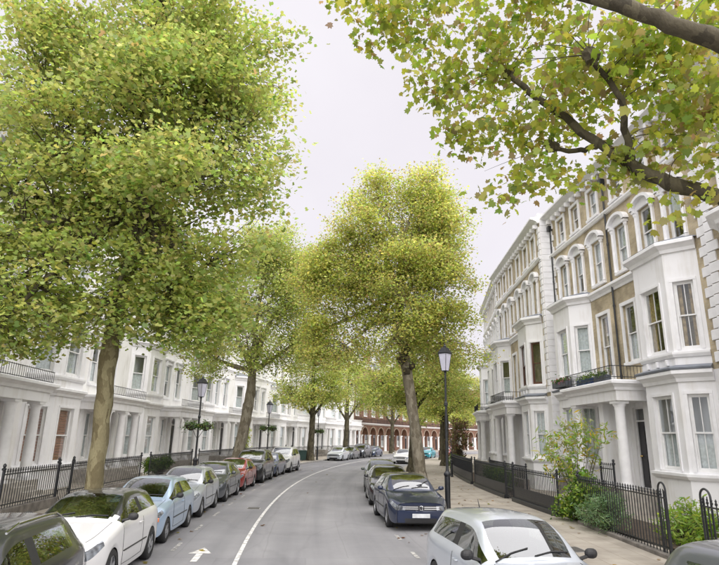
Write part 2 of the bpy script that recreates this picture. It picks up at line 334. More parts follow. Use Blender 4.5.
def paving():
    m = bpy.data.materials.new('pavement_slabs'); n, l, p = nodes_of(m); t = n.new('ShaderNodeTexCoord')
    b = n.new('ShaderNodeTexBrick'); b.inputs['Scale'].default_value = 1; b.inputs['Brick Width'].default_value = .9; b.inputs['Row Height'].default_value = .6; b.inputs['Mortar Size'].default_value = .008
    b.inputs['Color1'].default_value = (.385, .35, .305, 1); b.inputs['Color2'].default_value = (.345, .315, .275, 1); b.inputs['Mortar'].default_value = (.24, .21, .17, 1)
    mp = n.new('ShaderNodeMapping'); mp.inputs['Rotation'].default_value = (0, 0, R(90)); l.new(t.outputs['Object'], mp.inputs['Vector']); l.new(mp.outputs[0], b.inputs['Vector'])
    nz = n.new('ShaderNodeTexNoise'); nz.inputs['Scale'].default_value = 1.3; nz.inputs['Detail'].default_value = 8; l.new(t.outputs['Object'], nz.inputs['Vector'])
    r = n.new('ShaderNodeValToRGB'); r.color_ramp.elements[0].position = .3; r.color_ramp.elements[0].color = (.72, .7, .68, 1); r.color_ramp.elements[1].position = .65; r.color_ramp.elements[1].color = (1.08, 1.08, 1.06, 1); l.new(nz.outputs['Fac'], r.inputs['Fac'])
    mx = n.new('ShaderNodeMixRGB'); mx.blend_type = 'MULTIPLY'; mx.inputs['Fac'].default_value = 1; l.new(b.outputs['Color'], mx.inputs[1]); l.new(r.outputs[0], mx.inputs[2])
    l.new(mx.outputs[0], p.inputs['Base Color']); p.inputs['Roughness'].default_value = .9; return m
PAVEM = paving()
KERBM = pmat('granite_kerb', (.3, .29, .28), .8, .25, 6, .2)
LINEM = pmat('worn_white_road_paint', (.62, .61, .6), .8, .4, 7, c2=(.72, .71, .7), lo=.36, hi=.56, detail=10)

gmb = MB(); gmb.add([(-900, -700, -.12), (900, -700, -.12), (900, 1500, -.12), (-900, 1500, -.12)], [(0, 1, 2, 3)])
tag(gmb.build('ground', pmat('ground_earth', (.18, .17, .14), .95, .2, .2)), 'bare earth ground sheet under the street', 'ground', kind='structure')
tag(strip('road', KL, KR, 0, ROADM, S0, S1, 2, nlat=6).build('road', ROADM), 'worn grey asphalt road curving away to the right', 'road', kind='structure')
PZ = .12
tag(strip('p', FL - 6, KL - .15, PZ, PAVEM, S0, S1, nlat=3).build('pavement', PAVEM), 'pale paved footway beside the white stucco terrace', 'pavement', kind='structure')
tag(strip('p', KR + .15, FR + 6.5, PZ, PAVEM, S0, S1, nlat=3).build('pavement', PAVEM), 'pale paved footway beside the brick and stucco terrace', 'pavement', kind='structure')
for off, w, lab in ((KL - .15, 1, 'granite kerb along the white terrace side of the road'), (KR, 1, 'granite kerb along the lamp post side of the road')):
    k = empty('kerb', (0, 0, 0)); tag(k, lab, 'kerb', kind='structure')
    near = MB(); far = MB(); s = S0; first = None
    while s < S1:
        L = .9
        vs = []
        for z, o0, o1 in ((-.1, 0, .15), (PZ - .012, 0, .15), (PZ + .004, .015, .135)):
            for (a, o) in ((s + .006, o0), (s + L - .006, o0), (s + L - .006, o1), (s + .006, o1)): vs.append(PT(a, off + o, z))
        fs = [(8, 9, 10, 11)] + [(b + i, b + (i + 1) % 4, b + 4 + (i + 1) % 4, b + 4 + i) for b in (0, 4) for i in range(4)]
        if -22 < s < 8:
            MB().add(vs, fs).build('kerb_stone', KERBM, k)
        else: far.add(vs, fs)
        s += L
    tag(far.build('kerb_run', KERBM, k), kind='stuff')

# painted markings
def ribbon(pts, w):
    mb = MB(); n = len(pts)
    for i, (s, o) in enumerate(pts):
        for sd in (-.5, .5): mb.v.append(tuple(PT(s, o + sd * w, .005)))
    for i in range(n - 1): mb.f.append((2 * i, 2 * i + 1, 2 * i + 3, 2 * i + 2))
    return mb
DASHM = pmat('faded_bay_paint', (.34, .335, .33), .85, .4, 9, c2=(.5, .49, .47), lo=.4, hi=.62, detail=10)
ln = tag(ribbon([(-24 + i * .5, 0) for i in range(300)], .095).build('road_line', LINEM), 'long solid white line curving down the road', 'road line')
ar = MB(); a0 = S_at(13.0)
def ap(ds, do): return tuple(PT(a0 + ds, -.88 + do, .006))
ar.add([ap(0, -.07), ap(0, .07), ap(.85, .07), ap(.85, -.07)], [(0, 1, 2, 3)]); ar.add([ap(.85, -.26), ap(.85, .26), ap(1.55, 0)], [(0, 1, 2)])
tag(ar.build('road_arrow', LINEM), 'white painted arrow on the road beside the white line', 'road arrow')
for i in range(14):
    y = 8.2 + i * 2.9; s = S_at(y, -1.55)
    tag(ribbon([(s, -1.55), (s + .5, -1.55), (s + 1, -1.55)], .09).build('bay_dash', DASHM), 'short white dash marking the parking bay by the white terrace', 'road marking', 'parking bay dashes on the white terrace side')
for i in range(13):
    y = 9.0 + i * 2.35; s = S_at(y, 3.95)
    tag(ribbon([(s, 4.0), (s + .4, 4.0), (s + .8, 4.0)], .1).build('bay_dash', DASHM), 'short white dash marking the parking bay on the lamp post side', 'road marking', 'parking bay dashes on the lamp post side')

# ---------------------------------------------------------------- houses
def wallseg(mb, A, B, z0, z1, ops, reveal=.2):
    A, B = Vector((A[0], A[1])), Vector((B[0], B[1])); L = (B - A).length; d = (B - A) / L; nrm = Vector((-d.y, d.x))
    ts = sorted(set([0, L] + [round(o[0] - o[1] / 2, 4) for o in ops] + [round(o[0] + o[1] / 2, 4) for o in ops]))
    zs = sorted(set([z0, z1] + [o[2] for o in ops] + [o[3] for o in ops]))
    def P(t, z, dep=0): q = A + d * t - nrm * dep; return (q.x, q.y, z)
    for i in range(len(ts) - 1):
        for j in range(len(zs) - 1):
            tm, zm = (ts[i] + ts[i + 1]) / 2, (zs[j] + zs[j + 1]) / 2
            if any(abs(tm - o[0]) < o[1] / 2 and o[2] < zm < o[3] for o in ops): continue
            mb.add([P(ts[i], zs[j]), P(ts[i + 1], zs[j]), P(ts[i + 1], zs[j + 1]), P(ts[i], zs[j + 1])], [(0, 1, 2, 3)])
    for o in ops:
        a, b, lo, hi = o[0] - o[1] / 2, o[0] + o[1] / 2, o[2], o[3]
        for (p, q) in (((a, lo), (b, lo)), ((b, lo), (b, hi)), ((b, hi), (a, hi)), ((a, hi), (a, lo))):
            mb.add([P(*p), P(*q), P(q[0], q[1], reveal), P(p[0], p[1], reveal)], [(0, 1, 2, 3)])
    return A, d, nrm

def moulding(mb, path, prof):
    """sweep a (out, z) profile along a 2-D path, outward on the left of the direction of travel"""
    pts = [Vector((p[0], p[1])) for p in path]; n = len(pts); ns = []
    for i in range(n):
        d1 = (pts[i] - pts[i - 1]).normalized() if i else None; d2 = (pts[i + 1] - pts[i]).normalized() if i < n - 1 else None
        n1 = Vector((-d1.y, d1.x)) if d1 else None; n2 = Vector((-d2.y, d2.x)) if d2 else None
        if n1 is None: ns.append(n2)
        elif n2 is None: ns.append(n1)
        else:
            b = (n1 + n2); b = b.normalized() if b.length > .01 else n1
            ns.append(b / max(.35, b.dot(n1)))
    k = len(prof); vs = []; fs = []
    for i in range(n):
        for (o, z) in prof: q = pts[i] + ns[i] * o; vs.append((q.x, q.y, z))
    for i in range(n - 1):
        for j in range(k): fs.append((i * k + j, i * k + (j + 1) % k, (i + 1) * k + (j + 1) % k, (i + 1) * k + j))
    fs.append(tuple(range(k))); fs.append(tuple(range((n - 1) * k + k - 1, (n - 1) * k - 1, -1)))
    mb.add(vs, fs)

def cornice_prof(z, h, out): return [(-.03, z), (out * .25, z), (out * .35, z + h * .3), (out * .7, z + h * .55), (out, z + h * .65), (out, z + h * .92), (out * .9, z + h), (-.03, z + h)]

WCACHE = {}
def window_meshes(w, h, bars, kind):
    key = (round(w, 2), round(h, 2), bars, kind)
    if key in WCACHE: return WCACHE[key]
    f = .055; fr = MB(); hw = w / 2
    fr.box(-hw, -hw + f, -.2, -.1, 0, h); fr.box(hw - f, hw, -.2, -.1, 0, h); fr.box(-hw + f, hw - f, -.2, -.1, h - f, h); fr.box(-hw + f, hw - f, -.2, -.1, 0, f * 1.4)
    mid = h * .5; iw = hw - f; s = .04
    for (y0, y1, lo, hi) in ((-.145, -.105, mid - .03, h - f), (-.195, -.155, f * 1.4, mid + .03)):
        fr.box(-iw, -iw + s, y0, y1, lo, hi); fr.box(iw - s, iw, y0, y1, lo, hi); fr.box(-iw + s, iw - s, y0, y1, lo, lo + s * 1.2); fr.box(-iw + s, iw - s, y0, y1, hi - s, hi)
        if bars: fr.box(-.012, .012, y0 + .004, y1 - .004, lo + s * 1.2, hi - s)
    pu = MB(); pu.box(-iw + s - .005, iw - s + .005, -.128, -.122, mid - .03 + s, h - f - s + .005)
    pl = MB(); pl.box(-iw + s - .005, iw - s + .005, -.178, -.172, f * 1.4 + s, mid + .03 - s + .005)
    si = MB(); si.cbox(-hw - .16, hw + .16, -.1, .13, -.13, -.005, .012)
    su = MB(); a = .15
    if kind in ('plain', 'arch', 'head', 'bay'):
        aw = .1 if kind == 'bay' else a
        pr = .035 if kind == 'bay' else .06
        su.box(-hw - aw, -hw - .002, -.02, pr, -.004, h + .002); su.box(hw + .002, hw + aw, -.02, pr, -.004, h + .002); su.box(-hw - aw, hw + aw, -.02, pr + .006, h + .004, h + aw)
        if kind == 'head':
            su.box(-hw - .2, hw + .2, -.02, .1, h + aw + .1, h + aw + .16); su.box(-hw - .27, hw + .27, -.02, .2, h + aw + .162, h + aw + .25)
            for sx in (-1, 1): su.box(sx * (hw + .09) - .06, sx * (hw + .09) + .06, .062, .16, h - .12, h + aw + .098)
    if kind == 'arch':
        # slim shafts, capitals and a segmental hood
        for sx in (-1, 1):
            su.lathe([(.07, -.0), (.055, .06), (.05, h * .86), (.085, h * .9), (.09, h * .95)], 8, (sx * (hw + .12), .085, 0))
            su.box(sx * (hw + .12) - .1, sx * (hw + .12) + .1, .0, .2, h * .95, h + .02)
        n = 12; ro, ri = hw + .3, hw + .12; hs = .62
        vs = []; fs = []
        for i in range(n + 1):
            t = math.pi * i / n; c, q = math.cos(t), math.sin(t)
            for (rr, y) in ((ro, -.02), (ro, .24), (ri, .24), (ri, .1), (ri, -.02)): vs.append((rr * c, y, h + .03 + rr * q * hs))
        for i in range(n):
            for j in range(5): fs.append((i * 5 + j, i * 5 + (j + 1) % 5, (i + 1) * 5 + (j + 1) % 5, (i + 1) * 5 + j))
        su.add(vs, fs)
        tv = [(ri * math.cos(math.pi * i / n), .07, h + .03 + ri * hs * math.sin(math.pi * i / n)) for i in range(n + 1)]
        su.add(tv, [tuple(range(n + 1))])
    def wavy(x0, x1, z0, z1, amp, lam, y=-.228):
        m = MB(); k = max(6, int((x1 - x0) / lam * 6))
        for i in range(k + 1):
            x = x0 + (x1 - x0) * i / k
            for z in (z0, z1): m.v.append((x, y + amp * math.sin(2 * math.pi * x / lam + .7 * math.sin(5 * x)), z))
        for i in range(k): m.f.append((2 * i, 2 * i + 2, 2 * i + 3, 2 * i + 1))
        return m
    net = wavy(-hw - .05, hw + .05, .02, h, .015, .14)
    half = wavy(-hw - .05, hw + .05, .02, h * .48, .015, .14)
    dr = wavy(-hw - .05, -hw + .32 * w, 0, h, .02, .16, -.235); d2 = wavy(hw - .32 * w, hw + .05, 0, h, .02, .16, -.235); dr.add(d2.v, d2.f)
    bl = MB(); bl.box(-hw, hw, -.215, -.205, h * .42, h)
    blf = MB(); nsl = max(4, int(h / .12))
    for i in range(nsl): blf.box(-hw, hw, -.222, -.204, i * h / nsl + .008, (i + 1) * h / nsl - .004)
    res = dict(frame=fr.mesh('window'), pu=pu.mesh('pane'), pl=pl.mesh('pane'), sill=si.mesh('sill'), sur=su.mesh('surround', kind == 'xx') if su.v else None,
               net=net.mesh('curtain', True), half=half.mesh('curtain', True), drape=dr.mesh('curtain', True), blind=bl.mesh('blind'), fullblind=blf.mesh('blind'))
    WCACHE[key] = res; return res

def put_window(root, A, d, nrm, t, w, zb, h, kind='plain', fill='net', bars=False, sash=None, sill=True, name='window'):
    ms = window_meshes(w, h, bars, kind); q = A + d * t; rz = math.atan2(d.y, d.x)
    win = link(name, ms['frame'], sash or SASH, root, (q.x, q.y, zb), rz)
    if sash and ms['frame'].materials[0] != sash:
        win.material_slots[0].link = 'OBJECT'; win.material_slots[0].material = sash
    link('pane', ms['pu'], GLASS, win); link('pane', ms['pl'], GLASS, win)
    if sill: link('sill', ms['sill'], TRIM, win)
    if ms['sur']: link('surround', ms['sur'], TRIM, win)
    if fill in ('net', 'half'): link('curtain', ms[fill], CURTAIN, win)
    elif fill == 'drape': link('curtain', ms['drape'], DRAPE, win)
    elif fill == 'blind': link('blind', ms['blind'], CURTAIN, win)
    elif fill == 'brownblind': link('blind', ms['fullblind'], BLIND, win)
    return win

FILLS = ['net', 'net', 'half', 'drape', 'none', 'blind', 'net', 'net', 'half']
class House:
    def __init__(s, name, loc, rz, w, mirror, label, cat='house', group=None):
        s.root = empty(name, loc, rz); tag(s.root, label, cat, group); s.w = w; s.mir = mirror
    def pt(s, p): return (s.w - p[0], p[1]) if s.mir else (p[0], p[1])
    def path(s, pts): q = [s.pt(p) for p in pts]; return q[::-1] if s.mir else q
    def seg(s, mb, A, B, z0, z1, wins=(), reveal=.2):
        A2, B2 = s.path([A, B]); L = math.hypot(B[0] - A[0], B[1] - A[1]); ops = []
        for k in wins:
            t = L - k['t'] if s.mir else k['t']; ops.append((t, k['w'], k['z'], k['z'] + k['h'])); k['_t'] = t
        Av, d, n = wallseg(mb, A2, B2, z0, z1, ops, reveal)
        for k in wins:
            if k.get('door'): s.door(Av, d, n, k)
            else: put_window(s.root, Av, d, n, k['_t'], k['w'], k['z'], k['h'], k.get('kind', 'plain'), k.get('fill') or random.choice(FILLS), k.get('bars', False), k.get('sash'), k.get('sill', True))
    def door(s, A, d, n, k):
        q = A + d * k['_t']; rz = math.atan2(d.y, d.x); w, h = k['w'], k['h']; hw = w / 2; lh = h - .55
        mb = MB(); mb.box(-hw + .06, hw - .06, -.18, -.13, .0, lh)
        dr = mb.build('door', k.get('mat', DOORB), s.root, (q.x, q.y, k['z']), rz)
        pn = MB()
        for (x0, x1) in ((-hw + .16, -.05), (.05, hw - .16)):
            for (z0, z1) in ((.2, lh * .42), (lh * .5, lh - .15)):
                pn.cbox(x0, x1, -.132, -.112, z0, z1, .008)
        pn.build('door_panel', k.get('mat', DOORB), dr)
        kb = MB(); kb.lathe([(.03, -.13), (.012, -.1), (.035, -.075), (.02, -.05)], 8, (hw - .13, 0, lh * .47), 'y'); kb.build('door_knob', BRASS, dr)
        fm = MB(); fm.box(-hw, -hw + .06, -.2, -.08, 0, h); fm.box(hw - .06, hw, -.2, -.08, 0, h); fm.box(-hw + .06, hw - .06, -.2, -.08, h - .06, h); fm.box(-hw + .06, hw - .06, -.2, -.08, lh, lh + .06)
        fm.build('door_frame', TRIM, dr)
        gp = MB(); gp.box(-hw + .06, hw - .06, -.15, -.143, lh + .06, h - .06); gp.build('fanlight', GLASS, dr)
    def box(s, mb, u0, u1, y0, y1, z0, z1):
        a, b = sorted((s.pt((u0, 0))[0], s.pt((u1, 0))[0])); mb.box(a, b, y0, y1, z0, z1)
    def part(s, name, mb, mat, smooth=False): return mb.build(name, mat, s.root, smooth=smooth)

COLM = MB(); COLM.box(-.24, .24, -.24, .24, 0, .12); COLM.lathe([(.235, .12), (.245, .17), (.21, .24), (.205, .3), (.2, 1.2), (.175, 2.95), (.19, 3.0), (.18, 3.05), (.235, 3.15), (.24, 3.19)], 20); COLM.box(-.25, .25, -.25, .25, 3.19, 3.3)
COLME = None
def column(root, u, y, z0, ztop, mat):
    global COLME
    if COLME is None: COLME = COLM.mesh('column'); COLME.polygons.foreach_set('use_smooth', [len(p.vertices) == 4 and abs(p.normal.z) < .95 and not (abs(p.normal.x) > .999 or abs(p.normal.y) > .999) for p in COLME.polygons])
    o = link('column', COLME, mat, root, (u, y, z0)); o.scale = (1, 1, (ztop - z0) / 3.3); return o

QM = {}
def quoins(h, u0, u1, z0, z1, mat, y=0.0):
    """alternating long and short blocks at one end of the front"""
    k = 0; z = z0
    while z < z1 - .2:
        ln_ = (u1 - u0) * (1 if k % 2 == 0 else .68)
        left = h.pt((u0, 0))[0]; edge_is_left = (u0 < .5) != h.mir
        key = (round(ln_, 3), edge_is_left)
        if key not in QM:
            m = MB()
            if edge_is_left: m.cbox(0, ln_, -.02, .06, 0, .32, .02)
            else: m.cbox(-ln_, 0, -.02, .06, 0, .32, .02)
            QM[key] = m.mesh('quoin')
        uu = u0 if u0 < .5 else u1
        link('quoin', QM[key], mat, h.root, (h.pt((uu, 0))[0], y, z)); z += .345; k += 1

BRK = MB(); BRK.cbox(-.07, .07, 0, .3, 0, .22, .02); BRKM = BRK.mesh('bracket')
RAILBAR = {}
def bar_mesh(h, r=.0135, finial=True, loop=False):
    key = (round(h, 2), r, finial)
    if key not in RAILBAR:
        m = MB(); m.lathe([(r, 0), (r, h * .9)] + ([(r * 2.0, h * .91), (r * 2.2, h * .93), (r * .9, h * .95), (r * 1.9, h * .965), (r * .2, h)] if finial else [(r, h)]), 6)
        RAILBAR[key] = m.mesh('bar')
    return RAILBAR[key]

def right_house(y0, mirror, label, pair=None, fills=None, w=6.4, sash=None, dm=None, flower=False, quoin=True, sidewall=False, path=True):
    base, h_ = pair
    off = w if (pair_pos[0]) else 0
    fwd = Vector((math.sin(h_), math.cos(h_), 0))
    loc = base + fwd * off
    H = House('terraced_house', loc, math.pi / 2 - h_, w, mirror, label, group=None)
    fl = fills or {}
    TOP = 15.2; E = .02
    # --- bay: plan outline
    b0, b1, b2, b3, bd = .7, 1.45, 3.4, 4.2, .75
    bay = [(b0, 0), (b1, bd), (b2, bd), (b3, 0)]
    # main wall, stucco ground storey and brick above
    g = MB()
    H.seg(g, (0, 0), (w, 0), -.15, 4.9, [dict(t=5.3, w=1.15, z=.95, h=3.0, door=True, mat=dm or DOORB)])
    H.part('ground_wall', g, WHITE)
    b = MB()
    wins = [dict(t=5.3, w=.95, z=5.75 if not mirror else 5.3, h=2.35 if not mirror else 2.8, kind='plain', fill=fl.get('f1', 'net'))]
    wins += [dict(t=t, w=.92, z=9.6, h=2.0, kind='arch', fill=fl.get('s%d' % i)) for i, t in enumerate((1.55, 3.35, 5.3))]
    wins += [dict(t=t, w=.85, z=12.85, h=1.35, kind='plain', fill=None) for t in (1.55, 3.35, 5.3)]
    H.seg(b, (0, 0), (w, 0), 4.9, TOP - .5, wins)
    H.part('wall', b, STOCK)
    if sidewall:
        rw = MB(); H.box(rw, -.014, .0, -.75, -.0, -.1, TOP - .3); H.part('return_wall', rw, CREAM)
        for kq in range(42):
            rq = MB(); H.box(rq, -.04, -.012, -.7, -.004, .3 + kq * .345, .3 + kq * .345 + .32); H.part('return_block', rq, TRIM)
    # closed body behind
    bk = MB(); H.box(bk, 0, .25, -9, -.02, -.15, TOP - .9); H.box(bk, w - .25, w, -9, -.02, -.15, TOP - .9); H.box(bk, .25, w - .25, -9, -8.8, -.15, TOP - .9)
    H.part('party_wall', bk, STOCK)
    rf = MB(); H.box(rf, .02, w - .02, -8.9, -.3, TOP - .88, TOP - .75); H.part('roof', rf, SLATE)
    fl_ = MB()
    for z in (.8, 4.95, 9.0, 12.3): H.box(fl_, .25, w - .25, -8.7, -.35, z, z + .12)
    H.part('floor', fl_, CURTAIN)
    # bay storeys
    bm = MB()
    for (A, B, wn_) in ((bay[0], bay[1], .62), (bay[1], bay[2], 1.12), (bay[2], bay[3], .68)):
        L = math.hypot(B[0] - A[0], B[1] - A[1])
        H.seg(bm, A, B, -.15, 9.15, [dict(t=L / 2, w=wn_, z=1.75, h=2.4, kind='bay', fill=fl.get('g', 'net'), bars=True, sill=False), dict(t=L / 2, w=wn_, z=5.6, h=2.3, kind='bay', fill=fl.get('f', 'net'), sill=False, sash=sash, bars=fl.get('f') == 'drape')], .16)
    H.part('bay', bm, WHITE)
    P = H.path(bay)
    for nm, pf_ in (('bay_sill', [(-.03, 1.5), (.06, 1.5), (.13, 1.6), (.13, 1.68), (-.03, 1.7)]), ('bay_sill', [(-.03, 5.35), (.05, 5.35), (.1, 5.45), (.1, 5.52), (-.03, 5.54)]), ('bay_cornice', cornice_prof(8.95, .38, .3)), ('bay_cornice', cornice_prof(4.55, .38, .26))):
        tr = MB(); moulding(tr, P, pf_); H.part(nm, tr, TRIM)
    lr = MB(); q = [Vector((*p, 9.34)) for p in [(b0 - .25, -.02), (b1 - .1, bd + .28), (b2 + .1, bd + .28), (b3 + .25, -.02)]]; q = [Vector((H.pt(p)[0], p.y, p.z)) for p in q]
    t_ = [Vector((H.pt((b0 + .4, 0))[0], .02, 9.58)), Vector((H.pt((b3 - .4, 0))[0], .02, 9.58))]
    lr.add(q + t_, [(0, 1, 4), (1, 2, 5, 4), (2, 3, 5)]); H.part('bay_roof', lr, LEAD)
    ld = MB(); moulding(ld, P, [(.0, 4.932), (.29, 4.935), (.31, 4.99), (.0, 5.1)]); H.part('lead_flashing', ld, LEAD)
    # little blocks under the first floor bay sill
    for (A, B) in ((bay[1], bay[2]), (bay[2], bay[3])):
        for t in (.2, .5, .8):
            p = (A[0] + (B[0] - A[0]) * t, A[1] + (B[1] - A[1]) * t); A2, B2 = H.path([A, B]); dd = Vector((B2[0] - A2[0], B2[1] - A2[1])).normalized()
            o = link('bracket', BRKM, TRIM, H.root, (H.pt(p)[0] - dd.y * 0 - 0, p[1], 5.12), math.atan2(dd.y, dd.x)); o.scale = (.8, .3, .9)
    # string courses and top cornice on the front
    st = MB()
    moulding(st, H.path([(b3 + .12, 0), (w, 0)]), cornice_prof(8.95, .33, .22))
    moulding(st, H.path([(0, 0), (w, 0)]), [(-.03, 9.42), (.07, 9.42), (.1, 9.5), (-.03, 9.54)] if False else [(-.03, 12.45), (.1, 12.45), (.16, 12.55), (.16, 12.62), (-.03, 12.66)])
    H.part('string_course', st, TRIM)
    cn = MB(); moulding(cn, H.path([(0, 0), (w, 0)]), cornice_prof(14.62, .34, .5)); H.box(cn, 0, w, -.3, -.04, TOP - .5, TOP - .02 + .02)
    H.box(cn, 0, w, -.3, .08, 14.955, 15.2); H.part('cornice', cn, TRIM)
    for i in range(10):
        link('bracket', BRKM, TRIM, H.root, (.35 + i * (w - .7) / 9, .0, 14.38))
    if quoin: quoins(H, .02, .5, 5.1, 14.3, TRIM)
    # porch, half of a pair
    py, pu0 = 1.45, 4.25
    pf = MB(); H.box(pf, pu0, w, 0, py + .1, -.15, .95); H.part('porch_floor', pf, STONE)
    for i in range(5):
        sp_ = MB(); H.box(sp_, 4.75, 5.95, py + .1 + i * .28, py + .1 + (i + 1) * .28, -.1, .95 - (i + 1) * .165); H.part('step', sp_, STONE)
    en = MB(); H.box(en, pu0 - .02, w, .002, py, 4.12, 4.5)
    H.part('entablature', en, WHITE)
    ec = MB(); moulding(ec, H.path([(pu0 - .02, .05), (pu0 - .02, py), (w, py)]), cornice_prof(4.5, .36, .26)); H.box(ec, pu0 - .02, w, .0, py, 4.5, 4.9); H.part('porch_cornice', ec, TRIM)
    cx = H.pt((4.62, 0))[0]; column(H.root, cx, py - .28, .95, 4.12, TRIM)
    pl = MB(); H.box(pl, 4.35, 4.8, .002, .16, .95, 4.12); H.part('pilaster', pl, WHITE); pl = MB(); H.box(pl, w - .18, w, .002, py - .4, .95, 4.12); H.part('porch_wall', pl, WHITE)
    # balcony railing over the porch
    br = MB(); rl = H.path([(pu0 + .05, .1), (pu0 + .05, py + .1), (w, py + .1)])
    for z in (5.0, 5.42):
        for i in range(2): br.tube([(*rl[i], z), (*rl[i + 1], z)], .016, 5)
    H.part('balcony_rail', br, IRON)
    for i in range(2):
        a, b_ = Vector(rl[i]), Vector(rl[i + 1]); n = int((b_ - a).length / .13)
        for k in range(n + 1):
            q = a.lerp(b_, k / n); link('bar', bar_mesh(.5, .009, False), IRON, H.root, (q.x, q.y, 4.92))
    return H

pair_pos = [0]
def right_pair(y0, labels, off=WR, w=6.4, fills=(None, None), **kw):
    s0 = S_at(y0, off); base = PT(s0, off); mid = s0 + w * RAD / (RAD - off); h_ = heading(mid)
    out = []
    for i in range(2):
        pair_pos[0] = i; out.append(right_house(0, bool(i), labels[i], (base, h_), fills[i], w, **(kw.get('k%d' % i) or {})))
    return out
PAIRA = right_pair(17.1, ('white bay house with ochre drapes in its first floor bay, nearest the hooped railing', 'brick and stucco house with blue planter on its porch balcony'),
           fills=({'f': 'drape', 'g': 'half', 'f1': 'half'}, {'f': 'net', 'g': 'net', 'f1': 'drape'}), k1=dict(dm=DOORR))
PAIRC = right_pair(29.92, ('stucco fronted bay house with brown sashed bay window, beyond the blue planter house', 'brick and stucco bay house, fourth along from the hooped railing'), off=WR - .55,
           fills=({'f': 'none', 'g': 'net'}, {'f': 'half', 'g': 'none'}), k0=dict(sash=DARKSASH, sidewall=True))
PAIRD = right_pair(42.74, ('bay house with low porch at the far bend, fifth along from the hooped railing', 'last bay house at the far bend of the brick terrace'), off=WR - .35)
PAIRZ = right_pair(4.42, ('white bay house alongside the mid grey tall car', 'white bay house behind the short hooped railings'), off=WR - .1, fills=({'f': 'net', 'g': 'net'}, {'f': 'net', 'g': 'net'}))

